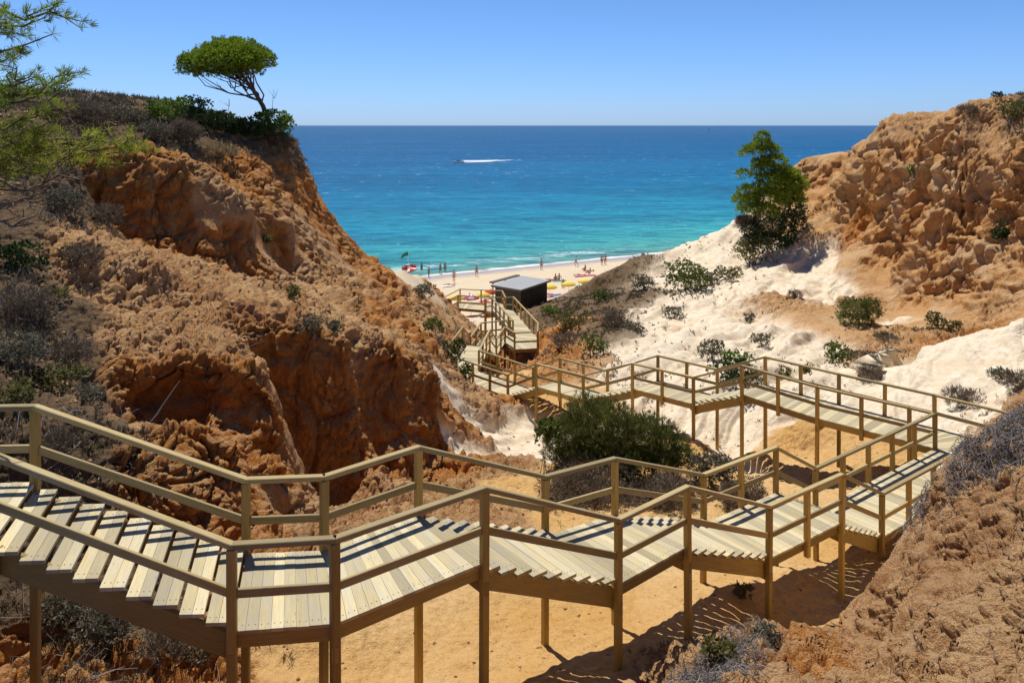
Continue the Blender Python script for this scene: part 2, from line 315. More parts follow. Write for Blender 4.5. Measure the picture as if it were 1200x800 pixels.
# adaptive mesh: coarse polar sheet, edges split by their real length against their distance
nt_, ns_ = 90, 110
tt = np.linspace(-1.0, 1.0, nt_); ss = np.linspace(math.log(4.2), math.log(175), ns_)
TT, SS = np.meshgrid(tt, ss); YY = np.exp(SS); V = np.stack([(TT*YY).ravel(), YY.ravel()], 1)
# jitter so the sheet carries no visible lattice
V += RNG.normal(size=V.shape)*(V[:, 1:2]*.004)
idx = np.arange(nt_*ns_).reshape(ns_, nt_)
a, b, c, d = idx[:-1, :-1].ravel(), idx[:-1, 1:].ravel(), idx[1:, 1:].ravel(), idx[1:, :-1].ravel()
T = np.concatenate([np.stack([a, b, c], 1), np.stack([a, c, d], 1)])
V = np.column_stack([V, field(V)[:, 0]])
THR = .004
def vnormals(V, T):
    n = np.cross(V[T[:, 1]]-V[T[:, 0]], V[T[:, 2]]-V[T[:, 0]]); r = np.empty_like(V)
    for k in range(3): r[:, k] = sum(np.bincount(T[:, j], n[:, k], len(V)) for j in range(3))
    return r/np.maximum(np.linalg.norm(r, axis=1), 1e-9)[:, None]
for it in range(9):
    E = np.concatenate([T[:, [0, 1]], T[:, [1, 2]], T[:, [2, 0]]]); E.sort(1)
    key = E[:, 0].astype(np.int64)*len(V)+E[:, 1]
    uk, inv = np.unique(key, return_inverse=True); Eu = np.stack([uk//len(V), uk % len(V)], 1)
    p, q = V[Eu[:, 0]], V[Eu[:, 1]]; m_ = (p+q)/2; L = np.linalg.norm(p-q, axis=1)
    dist = np.maximum(m_[:, 1], 4)
    U = m_[:, 0]/dist; Wv = -m_[:, 2]/dist
    off = np.maximum(np.abs(U)-.69, 0)*6+np.maximum(Wv-.78, 0)*8+np.maximum(m_[:, 1]-62, 0)*.03
    nn = vnormals(V, T); nn = nn[Eu[:, 0]]+nn[Eu[:, 1]]; fc = -(nn*m_).sum(1)/np.linalg.norm(nn, axis=1)/np.linalg.norm(m_, axis=1)
    thr = THR*(1+np.minimum(off, 6))*(1+5*sst(-fc, .15, .45)+1.0*sst(-fc, -.35, -.05))
    mk = L/dist > thr
    if not mk.any(): break
    nid = np.full(len(uk), -1); nid[mk] = len(V)+np.arange(mk.sum())
    nv = m_[mk][:, :2]; V = np.vstack([V, np.column_stack([nv, field(nv)[:, 0]])])
    nT = len(T); e = nid[inv].reshape(3, nT).T            # midpoint ids on edges 01,12,20
    cnt = (e >= 0).sum(1); outT = [T[cnt == 0]]
    t3 = T[cnt == 3]; e3 = e[cnt == 3]
    outT += [np.stack([t3[:, 0], e3[:, 0], e3[:, 2]], 1), np.stack([e3[:, 0], t3[:, 1], e3[:, 1]], 1), np.stack([e3[:, 2], e3[:, 1], t3[:, 2]], 1), e3]
    for k in range(3):                                    # rotate so that the special edge is first
        r = [(k+j) % 3 for j in range(3)]
        s1 = (cnt == 1) & (e[:, k] >= 0); t1 = T[s1][:, r]; m1 = e[s1][:, k]
        outT += [np.stack([t1[:, 0], m1, t1[:, 2]], 1), np.stack([m1, t1[:, 1], t1[:, 2]], 1)]
        s2 = (cnt == 2) & (e[:, k] < 0); t2 = T[s2][:, r]; e2 = e[s2][:, r]      # edges 1 and 2 split
        outT += [np.stack([t2[:, 0], t2[:, 1], e2[:, 1]], 1), np.stack([t2[:, 0], e2[:, 1], e2[:, 2]], 1), np.stack([e2[:, 2], e2[:, 1], t2[:, 2]], 1)]
    T = np.concatenate(outT)
print('terrain tris', len(T), 'verts', len(V), 'iter', it)
def vnormals(V, T):
    n = np.cross(V[T[:, 1]]-V[T[:, 0]], V[T[:, 2]]-V[T[:, 0]]); r = np.empty_like(V)
    for k in range(3): r[:, k] = sum(np.bincount(T[:, j], n[:, k], len(V)) for j in range(3))
    return r/np.maximum(np.linalg.norm(r, axis=1), 1e-9)[:, None]
def smooth(A_, T, it):
    E = np.concatenate([T[:, [0, 1]], T[:, [1, 2]], T[:, [2, 0]]]); E = np.concatenate([E, E[:, ::-1]])
    deg = np.bincount(E[:, 0], minlength=len(A_))
    for _ in range(it):
        A_ = np.stack([np.bincount(E[:, 0], A_[E[:, 1], k], len(A_)) for k in range(A_.shape[1])], 1)/deg[:, None]
    return A_
NV = vnormals(V, T)
C = np.clip(field(V[:, :2], slice(1, 9)), 0, 1)
wob = perlin(V*.35)*.26+perlin(V*1.1+9)*.18+perlin(V*3.7+5)*.14
C[:, :7] = np.clip(C[:, :7]+wob[:, None]*np.array([.3, .8, 1.2, -.9, -.6, .4, 0]), 0, 1)
C[:, :7] = C[:, :7]**4+1e-5; C[:, :7] /= C[:, :7].sum(1)[:, None]
wS, wW, wO, wT, wG, wR, wB = C[:, :7].T; veg_ = C[:, 7]
steep = sst(1-NV[:, 2], .12, .5)
Z = V[:, 2]
far = sst(V[:, 1], 18, 40)
# --- domain-warped rock forms
wp = np.stack([fbm(V*.5+k*31, 2) for k in range(3)], 1)
Vw = V+wp*.9
CRK = []
def blocks(scale, vs=1.0):
    f1, f2, c_ = vor(Vw*np.array([scale, scale, scale*vs])); CRK.append(np.clip(1-(f2-f1)*9, 0, 1)); k_ = np.sqrt(np.clip(1-f1*f1*1.25, 0, 1)); return k_*np.minimum((f2-f1)*4.5, 1)**.35*.95, c_
b1, c1 = blocks(.42, .75); b2, c2 = blocks(1.25, .9); b3, c3 = blocks(3.1)
strata = perlin(np.stack([V[:, 0]*.12+3, V[:, 1]*.12, Z*1.5+wp[:, 0]*2], 1))
runs = fbm(np.stack([V[:, 0]*1.1, V[:, 1]*1.1, Z*.11], 1)+wp*.35, 4, .55, True)      # gullies that run down the face
lump = fbm(V*1.6+7, 4, .55); fine = fbm(V*6.5+3, 3, .6); gully_w = fbm(np.stack([(V[:, 0]*.8-V[:, 1]*.6)*.42+wp[:, 0]*.35, (V[:, 0]*.6+V[:, 1]*.8)*.06, Z*.05], 1), 4, .5, True)
wall = sst(1-NV[:, 2]+.08*lump, .36, .56); crust = 1-wall
b4, c4 = blocks(5.5)
runs2 = fbm(np.stack([V[:, 0]*.42+wp[:, 0]*.5, V[:, 1]*.42+wp[:, 1]*.5, Z*.07], 1), 3, .5, True); runs3 = fbm(np.stack([V[:, 0]*2.3, V[:, 1]*2.3, Z*.4], 1)+wp*.8, 3, .55, True)
ledge = fbm(np.stack([V[:, 0]*.35, V[:, 1]*.35, Z*.9], 1)+wp*.7, 3, .55, True); broad = fbm(V*.28+40, 3, .5)
runs, runs2, runs3, ledge = [q_-q_[::7].mean()-.05 for q_ in (runs, runs2, runs3, ledge)]; b1, b2, b3, b4 = [q_-q_[::7].mean()+.55 for q_ in (b1, b2, b3, b4)]
dR = -.05-1.15*runs2-.62*runs-.20*runs3+.13*ledge+.18*strata+.05*(b2-.5)+.06*(b3-.5)+.12*lump+.3*broad-.22*CRK[0]
dO = crust*(.22*(b1-.6)*far+.17*(b2-.55)+.13*(b3-.6)+.08*(b4-.6)+.22*lump+.06*fine+.14*ledge+.35*broad)+wall*(.20*runs+.05*runs3+.10*ledge+.07*lump+.012*fine+.15*broad)+.12*runs*far-.13*CRK[1]*(.5+crust)-.05*CRK[2]-.16*CRK[0]*wall
dT = crust*(.13*(b2-.55)+.12*(b3-.55)+.09*(b4-.6)+.24*lump+.08*fine+.1*runs+.12*ledge+.3*broad-.10*CRK[1]-.05*CRK[2])+wall*(.12*runs+.1*lump+.02*fine)
dW = -.40*gully_w+.05*lump+.012*fine+.2*broad
dG = .2*lump+.08*fine+.06*(b3-.6)
dS = .035*fbm(V*1.3+2, 2)+.035*perlin(V*3.4+1)+.018*perlin(V*8+1)+.06*fbm(V*.4+8, 2)+sst(V[:, 1], 15, 22)*(.14*lump+.06*fine)
dB = .012*lump
d = wR*dR*(.12+.98*steep)+wO*dO*1.1+wT*dT*.95+wW*dW*(1+far)+wG*dG+wS*dS+wB*dB
d *= np.clip(.3+V[:, 1]/16, .6, 1.25)
# hollows, overhangs and knolls seen in the left face
FEAT = [(205,480,16.6,.8,-.9),(165,335,22,1.0,.5),(120,330,20,1.0,-.4),(205,345,21.9,.8,-.4),(310,280,29,1.0,-.5),(330,250,31.8,1.2,.4),(300,345,25,1.0,.4),(365,360,26,1.1,-.4),
        (345,430,21,1.1,-.3),(455,470,23,1.3,-.5),(490,390,30,1.4,.5),(470,365,33,1.4,-.5),(400,350,30,1.2,.5),
        (985,250,63,3,-1.2),(1045,290,52,3.2,-1.4),(1150,200,51,3,.7),(1090,300,48.5,2.4,.8),(1180,300,44,2.2,-.9),(1010,200,66,3,.8),(1130,345,45,2,-.8),(1070,215,55,2,-.8),
        (1080,700,9.6,.7,.2),(1160,640,9.1,.7,-.25),(1120,760,8.5,.6,.2),(1180,740,7.4,.5,-.2)]
for u, v, Y, r, a_ in FEAT:
    c0 = np.array(P(u, v, Y)); q = ((V-c0)**2).sum(1)/r**2
    s_ = q < 9; d[s_] += a_*np.exp(-q[s_]*1.2)*(1+.35*lump[s_])
# push sideways more than up on steep ground, so faces gain ledges
ns = NV.copy(); ns[:, 2] *= np.where(steep > .3, .45, 1.0); V = V+ns*d[:, None]
keep = (V[:, 1] > 4.3)
NV = vnormals(V, T)
CAV = smooth(d[:, None], T, 6)[:, 0]; cav = d-CAV      # relief relative to its neighbours (crust on ridges)

# --- terrain materials
def terrain_mat():
    m, t, b = mat('ground'); 
    z1 = N(t, 'Attribute', attribute_name='zone1'); z2 = N(t, 'Attribute', attribute_name='zone2')
    s1 = N(t, 'SeparateXYZ'); s2 = N(t, 'SeparateXYZ'); t.links.new(z1.outputs['Vector'], s1.inputs[0]); t.links.new(z2.outputs['Vector'], s2.inputs[0])
    fS, fW, fO = s1.outputs; fT, fG, fR = s2.outputs; fB = N(t, 'Attribute', attribute_name='beach').outputs['Fac']
    hv = N(t, 'Attribute', attribute_name='relief').outputs['Fac']
    co = objco(t); big = noise(t, co, .35, 5, .6, .4); med = noise(t, co, 1.7, 6, .65, .3); fin = noise(t, co, 9, 6, .7); tiny = noise(t, co, 42, 3, .6)
    st = N(t, 'Mapping'); st.inputs['Scale'].default_value = (.25, .25, 2.6); t.links.new(co, st.inputs['Vector']); lay = noise(t, st.outputs[0], 1.0, 5, .6, .5)
    vr = N(t, 'Mapping'); vr.inputs['Scale'].default_value = (3.4, 3.4, .3); t.links.new(co, vr.inputs['Vector']); run = noise(t, vr.outputs[0], 1.2, 5, .6, .3)
    mr = lambda x, a, c: ramp(t, x, [(a, (0,)), (c, (1,))])
    # sand: pale yellow-orange
    cS = mix(t, mr(big, .35, .65), (.60, .345, .115), (.68, .45, .205)); cS = mix(t, mth(t, 'MULTIPLY', mr(fin, .48, .7), .5), cS, (.40, .215, .075)); spk = N(t, 'TexVoronoi', i_Scale=7.0); t.links.new(co, spk.inputs['Vector']); cS = mix(t, mth(t, 'MULTIPLY', ramp(t, mth(t, 'ADD', spk.outputs['Distance'], mth(t, 'MULTIPLY', med, .5)), [(.28, (1,)), (.42, (0,))]), .55), cS, (.27, .17, .09))
    cW = mix(t, mr(med, .3, .7), (.65, .52, .355), (.77, .68, .53)); cW = mix(t, mth(t, 'MULTIPLY', mr(run, .52, .68), .5), cW, (.56, .36, .18)); cW = mix(t, mth(t, 'MULTIPLY', mr(big, .55, .7), .6), cW, (.62, .46, .28))
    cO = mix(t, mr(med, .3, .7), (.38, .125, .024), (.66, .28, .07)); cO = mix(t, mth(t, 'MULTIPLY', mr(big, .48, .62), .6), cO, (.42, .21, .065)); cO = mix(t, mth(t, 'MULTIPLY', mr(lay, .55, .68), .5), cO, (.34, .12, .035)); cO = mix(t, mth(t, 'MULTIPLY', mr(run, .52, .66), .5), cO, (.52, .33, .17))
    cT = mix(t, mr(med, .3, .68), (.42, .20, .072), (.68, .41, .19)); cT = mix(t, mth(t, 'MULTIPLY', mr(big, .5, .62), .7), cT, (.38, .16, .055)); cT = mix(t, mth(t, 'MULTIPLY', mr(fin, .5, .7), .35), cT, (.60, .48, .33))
    cG = mix(t, mr(med, .3, .7), (.12, .08, .045), (.24, .155, .085)); cG = mix(t, mth(t, 'MULTIPLY', mr(fin, .5, .7), .5), cG, (.33, .24, .15))
    cR = mix(t, mr(med, .3, .7), (.52, .235, .07), (.72, .40, .155)); cR = mix(t, mth(t, 'MULTIPLY', mr(big, .47, .6), .65), cR, (.66, .46, .26)); cR = mix(t, mth(t, 'MULTIPLY', mr(lay, .55, .68), .5), cR, (.48, .20, .065))
    cB = mix(t, mr(big, .3, .7), (.60, .48, .32), (.66, .54, .38))
    pos = N(t, 'SeparateXYZ'); t.links.new(co, pos.inputs[0])
    wet = ramp(t, mth(t, 'ADD', mth(t, 'MULTIPLY_ADD', pos.outputs[2], .5, 12.05), mth(t, 'MULTIPLY', big, .15)), [(.30, (1,)), (.52, (0,))])
    cB = mix(t, mth(t, 'MULTIPLY', wet, .92), cB, (.37, .32, .315))
    # upward-facing ledges carry pale dust
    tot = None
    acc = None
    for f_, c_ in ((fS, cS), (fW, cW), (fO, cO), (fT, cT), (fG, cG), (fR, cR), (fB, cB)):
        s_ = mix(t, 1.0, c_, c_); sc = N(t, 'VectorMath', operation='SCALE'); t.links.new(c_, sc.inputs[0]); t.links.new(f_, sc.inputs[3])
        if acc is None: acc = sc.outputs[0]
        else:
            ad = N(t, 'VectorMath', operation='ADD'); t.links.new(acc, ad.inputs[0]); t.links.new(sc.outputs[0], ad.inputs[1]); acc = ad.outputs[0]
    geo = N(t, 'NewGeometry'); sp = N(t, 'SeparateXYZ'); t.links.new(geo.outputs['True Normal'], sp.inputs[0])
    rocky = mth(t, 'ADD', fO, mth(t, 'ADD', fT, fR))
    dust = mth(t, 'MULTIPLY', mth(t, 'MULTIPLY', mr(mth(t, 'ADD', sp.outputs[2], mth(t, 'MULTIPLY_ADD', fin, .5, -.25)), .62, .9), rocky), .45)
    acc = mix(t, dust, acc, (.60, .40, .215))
    hs = N(t, 'HueSaturation'); t.links.new(acc, hs.inputs['Color']); t.links.new(mth(t, 'MULTIPLY_ADD', tiny, .55, .74), hs.inputs['Value'])
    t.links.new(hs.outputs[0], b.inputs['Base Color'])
    b.inputs['Roughness'].default_value = .95; b.inputs['Specular IOR Level'].default_value = .1
    t.links.new(mth(t, 'MULTIPLY_ADD', mth(t, 'MULTIPLY', wet, fB), -.45, .95), b.inputs['Roughness'])
    h = mth(t, 'ADD', mth(t, 'MULTIPLY', fin, .7), mth(t, 'MULTIPLY', tiny, .25)); h = mth(t, 'ADD', h, mth(t, 'MULTIPLY', med, .6))
    calm = mth(t, 'MULTIPLY_ADD', mth(t, 'ADD', fS, mth(t, 'ADD', mth(t, 'MULTIPLY', fW, 1.45), fB)), -.5, 1.0)
    bump(t, b, mth(t, 'MULTIPLY', h, calm), 1.0, .2)
    return m
M['ground'] = terrain_mat()
# split faces into the landforms
cx, cy = V[T].mean(1)[:, 0], V[T].mean(1)[:, 1]
wf = C[T].mean(1)
left_line = np.interp(cy, [0, 8, 11, 14, 17, 20, 25, 30, 35, 45, 52, 60, 70, 300], [-3, -3.3, -3.2, -2.4, -2.0, -2.2, -1.7, -1.2, -1.2, -2.4, -3.2, -5.5, -12, -60])
right_line = np.interp(cy, [0, 19, 22, 26, 30, 35, 45, 55, 65, 80, 90, 300], [30, 14.5, 12.5, 10, 7.5, 4, 2.2, 2.8, 4.2, 13, 30, 120])
reg = np.full(len(T), 2)
reg[(cx < left_line)] = 0; reg[(cx > right_line)] = 1
reg[(cy < 14.6) & (cx > np.interp(cy, [4, 9.2, 10.4, 11.6, 13, 14.6], [.8, 1.6, 2.4, 4.1, 5.5, 6.8])) & (reg != 1)] = 3
reg[(wf[:, 6] > .5) & (cy > 58)] = 4; reg[cy > 100] = 4
reg[~keep[T].all(1)] = -1
names = {0: ('cliff', 'ochre rock hillside with scrubby top on the left of the gully'), 1: ('cliff', 'pale and orange eroded cliff on the right of the gully'), 2: ('gully_floor', None), 3: ('earth_mound', 'brown earth mound covered with dead twigs in the near right corner'), 4: ('beach', None)}
for k, (nm, lb) in names.items():
    f_ = T[reg == k]
    if not len(f_): continue
    us, inv = np.unique(f_.ravel(), return_inverse=True)
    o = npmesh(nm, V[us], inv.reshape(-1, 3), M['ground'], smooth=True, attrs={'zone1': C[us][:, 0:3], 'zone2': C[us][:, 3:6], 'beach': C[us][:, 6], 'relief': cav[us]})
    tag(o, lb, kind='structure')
# look-ups on the finished ground
def zat(x, y):
    s = np.argpartition((V[:, 0]-x)**2+(V[:, 1]-y)**2, 3)[:3]; return float(V[s, 2].mean())
PU = 600+F*V[:, 0]/V[:, 1]; PV = 147-F*V[:, 2]/V[:, 1]
def hit(u, v, tol=4.0):
    s = np.where((np.abs(PU-u) < tol) & (np.abs(PV-v) < tol) & keep)[0]
    if not len(s):
        s = np.array([np.argmin((PU-u)**2+(PV-v)**2)])
    y = V[s, 1]; s = s[y < y.min()*1.04+.1]; return V[s].mean(0)
# ------------------------------------------------------------------ boardwalk: stations (near side, far side, level)
ST = [
 ((-9.0,8.0),(-9.3,9.3),4.4,0),((-5.5,8.15),(-5.88,9.45),4.4,0),
 ((-3.0,8.24),(-3.35,9.66),5.4,9),((-1.93,8.36),(-2.38,9.74),5.4,0),((-.37,9.52),(-1.273,10.65),5.4,0),
 ((1.477,10.9),(.554,12.16),6.5,9),((2.68,11.89),(1.755,12.83),6.5,0),
 ((4.48,13.5),(3.69,14.65),7.6,9),((6.29,14.74),(5.5,15.9),7.6,0),
 ((7.69,16.06),(6.83,17.17),8.6,8),((12.2,19.35),(11.32,20.46),8.6,0),((13.45,20.25),(11.32,20.46),8.6,0),((12.0,21.85),(10.85,20.93),8.6,0),
 ((10.07,23.7),(9.0,22.6),8.6,0),((8.37,25.45),(7.39,24.6),8.6,0),
 ((7.27,27.3),(6.29,26.5),9.6,8),((5.47,28.94),(4.43,28.05),9.6,0),
 ((3.73,30.26),(2.8,29.75),10.6,8),((1.97,31.9),(1.02,31.24),10.6,0),
 ((.9,33.5),(-.14,32.6),11.5,7),((-1.5,36.0),(-2.49,35.0),11.5,0),((-1.6,36.1),(-3.07,36.4),11.5,0),((-1.2,39.8),(-2.55,40.2),11.5,0),
 ((-.9,42.0),(-2.25,42.4),12.6,9),((-.45,44.6),(-1.8,45.4),12.6,0),((.14,43.3),(-.3,46.0),12.6,0),((1.42,43.5),(-.1,46.1),12.6,0),((1.5,45.4),(.1,45.9),12.6,0),
 ((0.05,52.3),(-1.3,52.0),12.6,0),((-.5,54.8),(-1.8,54.2),13.2,5),((-.75,57.0),(-1.9,54.9),13.2,0),((-3.9,57.6),(-3.9,55.6),13.2,0),
 ((-6.3,57.6),(-6.3,55.6),14.4,10),((-8.6,57.8),(-8.6,55.8),15.2,0),
]
RH = .95
root = empty('boardwalk', (0, 9.5, -8.3))
tag(root, 'long timber stairway and boardwalk on posts zigzagging down the gully to the beach', 'boardwalk')
def rel(mb):     # vertices relative to the root
    mb.v = [(x, y-9.5, z+8.3) for x, y, z in mb.v]; return mb
def V3(p, z): return Vector((p[0], p[1], z))
def lerp(a, b, t): return Vector(a).lerp(Vector(b), t)
posts = {}
def post(p, outw, H, full, yaw):
    key = (round(p[0], 1), round(p[1], 1))
    if key in posts: return
    posts[key] = 1
    q = Vector((p[0], p[1], 0))+Vector((outw[0], outw[1], 0))*.045
    zb = (zat(q.x, q.y)-.45) if full else -H-.30
    if full and zb > -H-.5: zb = -H-.6
    m = MB(); lean = Vector((random.uniform(-.012, .012), random.uniform(-.012, .012), 0))
    m.box(q+Vector((0, 0, zb))-lean, q+Vector((0, 0, -H+RH-.062))+lean*.5, .1, .1, up=(math.cos(yaw), math.sin(yaw), 0))
    rel(m).build('post', M['post'], root)
def beam(name, a, b, wd, ht, m, parent=None):
    mb = MB(); mb.box(a, b, wd, ht); return rel(mb).build(name, m, parent or root)
sides = {0: [], 1: []}
for i in range(len(ST)-1):
    (n0_, f0_, h0, _), (n1_, f1_, h1, st) = ST[i], ST[i+1]
    N0, F0, N1, F1 = V3(n0_, -h0), V3(f0_, -h0), V3(n1_, -h1), V3(f1_, -h1)
    Ln, Lf = (N1-N0).length, (F1-F0).length
    if st:
        m = MB(); o = (N0-F0).normalized()
        for a, b, s_ in ((N0, N1, 1), (F0, F1, -1)):
            dz = Vector((0, 0, -.215)); off = o*s_*(-.06)
            m.box(a+off+dz, b+off+dz+(b-a).normalized()*.06, .06, .27)
        fl = rel(m).build('stair_flight', M['frame'], root)
        rise = (h1-h0)/(st+1); run_ = 1/st
        for k in range(st):
            m = MB(); z = -h0-rise*(k+1) if k < st else -h1
            zz = -h0-rise*(k+1)
            t0, t1 = k*run_, (k+.94)*run_
            npl = 2
            for j in range(npl):
                ta = t0+(t1-t0)*j/npl+(.0015 if j else 0); tb = t0+(t1-t0)*(j+1)/npl
                q = []
                for (a, b, t) in ((F0, F1, ta), (N0, N1, ta), (N0, N1, tb), (F0, F1, tb)):
                    p = a.lerp(b, t); q.append(Vector((p.x, p.y, zz)))
                e = o*.045+o*random.uniform(-.006, .006); q[1] += e; q[2] += e; q[0] -= e; q[3] -= e
                m.slab(q, .04)
            rel(m).build('tread', M['deck'], fl)
    else:
        L = max(Ln, Lf); npl = max(1, round(L/.142)); m = MB()
        for k in range(npl):
            g = .0015/max(L, .1)
            ta, tb = k/npl+g, (k+1)/npl-g
            q = []
            for (a, b, t) in ((F0, F1, ta), (N0, N1, ta), (N0, N1, tb), (F0, F1, tb)): q.append(a.lerp(b, t))
            o = (q[1]-q[0]).normalized(); e = o*(.035+random.uniform(-.005, .005)); zj = Vector((0, 0, random.uniform(-.002, .002)))
            q[1] += e; q[2] += e; q[0] -= e; q[3] -= e; q = [p+zj for p in q]
            m.slab(q, .036)
        dk = rel(m).build('landing', M['deck'], root)
        o = (N0-F0).normalized(); dz = Vector((0, 0, -.126))
        for a, b, s_ in ((N0, N1, 1), (F0, F1, -1)):
            if (b-a).length > .25:
                beam('side_beam', a-o*s_*.03+dz, b-o*s_*.03+dz, .05, .17, M['frame'], dk)
    for (P_, H_) in (((N0, F0), h0),):
        o = (P_[0]-P_[1]).normalized()
        beam('cross_beam', P_[1]-o*.10+Vector((0, 0, -.30)), P_[0]+o*.10+Vector((0, 0, -.30)), .07, .17, M['frame'])
    # railings
    for s_, (a, b) in ((0, (N0, N1)), (1, (F0, F1))):
        L = (b-a).length
        if L < .25: continue
        o = (N0-F0).normalized()*(1 if s_ == 0 else -1); o2 = (N1-F1).normalized()*(1 if s_ == 0 else -1)
        yaw = math.atan2(b.y-a.y, b.x-a.x)
        post(a, o, h0, True, yaw)
        if i == len(ST)-2: post(b, o2, h1, True, yaw)
        if not st:
            nI = max(0, int(L/1.09)-1)
            for k in range(nI):
                t = (k+1)/(nI+1); p = a.lerp(b, t); post(p, o, h0, (k % 2 == 1 and L > 4.5), yaw)
        A_, B_ = a+o*.045, b+o2*.045; up = Vector((0, 0, RH-.031)); d = (B_-A_).normalized()
        beam('handrail', A_+up-d*.012, B_+up+d*.012, .095, .062, M['rail'])
        mu = Vector((0, 0, .41)); inn = -o*.0
        beam('midrail', A_+mu+inn-d*.02, B_+mu+d*.0, .04, .095, M['rail'])
# ------------------------------------------------------------------ sea
def sea():
    m, t, b = mat('sea_water')
    co = objco(t); s = N(t, 'SeparateXYZ'); t.links.new(co, s.inputs[0]); X, Y = s.outputs[0], s.outputs[1]
    shore = mth(t, 'SUBTRACT', Y, mth(t, 'MULTIPLY_ADD', X, .53, 129.5))      # metres out from the waterline
    nb = noise(t, objco(t, (.012, .05, 1)), 1.0, 4, .55)
    sh2 = mth(t, 'MULTIPLY', shore, mth(t, 'MULTIPLY_ADD', nb, .9, .55))
    lg = mth(t, 'MULTIPLY', mth(t, 'LOGARITHM', mth(t, 'MAXIMUM', sh2, 1.0), 10.0), .25)   # 1m 0, 10m .25, 100m .5, 1km .75, 10km 1
    c = ramp(t, lg, [(0.0, (.24, .32, .22)), (.20, (.11, .42, .35)), (.33, (.05, .36, .37)), (.45, (.016, .25, .37)), (.56, (.006, .17, .35)), (.68, (.015, .125, .30)), (.9, (.055, .15, .30))])
    streak = noise(t, objco(t, (.02, .11, 1)), 1.0, 6, .65, .6); str2 = noise(t, objco(t, (.12, .42, 1)), 1.0, 7, .7, .3); str3 = noise(t, objco(t, (.004, .018, 1)), 1.0, 6, .68, .3)
    c = mix(t, mth(t, 'MULTIPLY', ramp(t, streak, [(.42, (0,)), (.62, (1,))]), .35), c, (.001, .045, .12))
    c = mix(t, mth(t, 'MULTIPLY', ramp(t, str2, [(.47, (0,)), (.60, (1,))]), .6), c, (.001, .055, .15))
    c = mix(t, mth(t, 'MULTIPLY', ramp(t, str3, [(.45, (0,)), (.62, (1,))]), .3), c, (.002, .04, .12))
    c = mix(t, mth(t, 'MULTIPLY', ramp(t, str2, [(.30, (1,)), (.42, (0,))]), .35), c, (.10, .42, .48))
    # foam: swash at the edge, broken small crests farther out
    fn = noise(t, objco(t, (.10, .5, 1)), 1.0, 7, .7, .8)
    edge = ramp(t, mth(t, 'ADD', mth(t, 'MULTIPLY', shore, .19), mth(t, 'MULTIPLY_ADD', fn, 1.1, -.55)), [(.0, (1,)), (.16, (.75,)), (.26, (0,))])
    cn = noise(t, objco(t, (.07, .30, 1)), 1.0, 8, .72, .5); crest = ramp(t, cn, [(.655, (0,)), (.70, (1,))])
    nearb = ramp(t, lg, [(.25, (1,)), (.36, (.9,)), (.52, (0.8,)), (.65, (.6,))])
    foam = mth(t, 'MAXIMUM', edge, mth(t, 'MULTIPLY', crest, nearb))
    brk = ramp(t, mth(t, 'ADD', mth(t, 'MULTIPLY', shore, .06), mth(t, 'MULTIPLY_ADD', fn, 1.3, -.65)), [(.42, (0,)), (.5, (.8,)), (.58, (0,))])
    gate = ramp(t, noise(t, objco(t, (.035, .02, 1)), 1.0, 2), [(.5, (0,)), (.6, (1,))])
    foam = mth(t, 'MAXIMUM', foam, mth(t, 'MULTIPLY', brk, gate))
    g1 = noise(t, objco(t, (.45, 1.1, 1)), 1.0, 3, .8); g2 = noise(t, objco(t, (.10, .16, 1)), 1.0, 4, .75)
    glint_paint = mth(t, 'MAXIMUM', mth(t, 'MULTIPLY', ramp(t, g1, [(.655, (0,)), (.70, (1,))]), ramp(t, lg, [(.3, (.9,)), (.55, (.4,)), (.66, (0,))])), mth(t, 'MULTIPLY', ramp(t, g2, [(.63, (0,)), (.68, (1,))]), ramp(t, lg, [(.5, (0,)), (.6, (.6,)), (.8, (.5,)), (.95, (.1,))])))
    c = mix(t, glint_paint, c, (.62, .74, .80))  # sun glints painted as pale specks into the water colour
    c = mix(t, foam, c, (.80, .84, .82))
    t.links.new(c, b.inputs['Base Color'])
    w1 = noise(t, objco(t, (.16, .5, 1)), 1.0, 5, .6, .3); w2 = noise(t, objco(t, (.9, 1.8, 1)), 1.0, 5, .65)
    w3 = noise(t, objco(t, (.02, .05, 1)), 1.0, 4, .6)
    h = mth(t, 'ADD', mth(t, 'MULTIPLY', w1, 1.2), mth(t, 'ADD', mth(t, 'MULTIPLY', w2, .45), mth(t, 'MULTIPLY', w3, 2.2)))
    bp = N(t, 'Bump', i_Strength=1.0, i_Distance=1.1); t.links.new(h, bp.inputs['Height'])
    df = N(t, 'BsdfDiffuse'); t.links.new(c, df.inputs[0]); gl = N(t, 'BsdfGlossy', i_Roughness=.2); t.links.new(bp.outputs[0], gl.inputs['Normal'])
    lw = N(t, 'LayerWeight', i_Blend=.35); t.links.new(bp.outputs[0], lw.inputs['Normal'])
    fcn = mth(t, 'MULTIPLY', mth(t, 'SUBTRACT', 1.0, foam), mth(t, 'MULTIPLY_ADD', lw.outputs['Fresnel'], .16, .012))
    mx = N(t, 'MixShader'); t.links.new(fcn, mx.inputs[0]); t.links.new(df.outputs[0], mx.inputs[1]); t.links.new(gl.outputs[0], mx.inputs[2])
    t.links.new(mx.outputs[0], t.nodes['Material Output'].inputs[0])
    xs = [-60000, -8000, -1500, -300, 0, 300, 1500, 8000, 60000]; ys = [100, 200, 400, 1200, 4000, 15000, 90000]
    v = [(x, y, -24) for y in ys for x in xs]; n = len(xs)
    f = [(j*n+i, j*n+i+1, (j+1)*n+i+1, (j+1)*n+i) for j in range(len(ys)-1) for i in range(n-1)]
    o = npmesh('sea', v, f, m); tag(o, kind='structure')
sea()
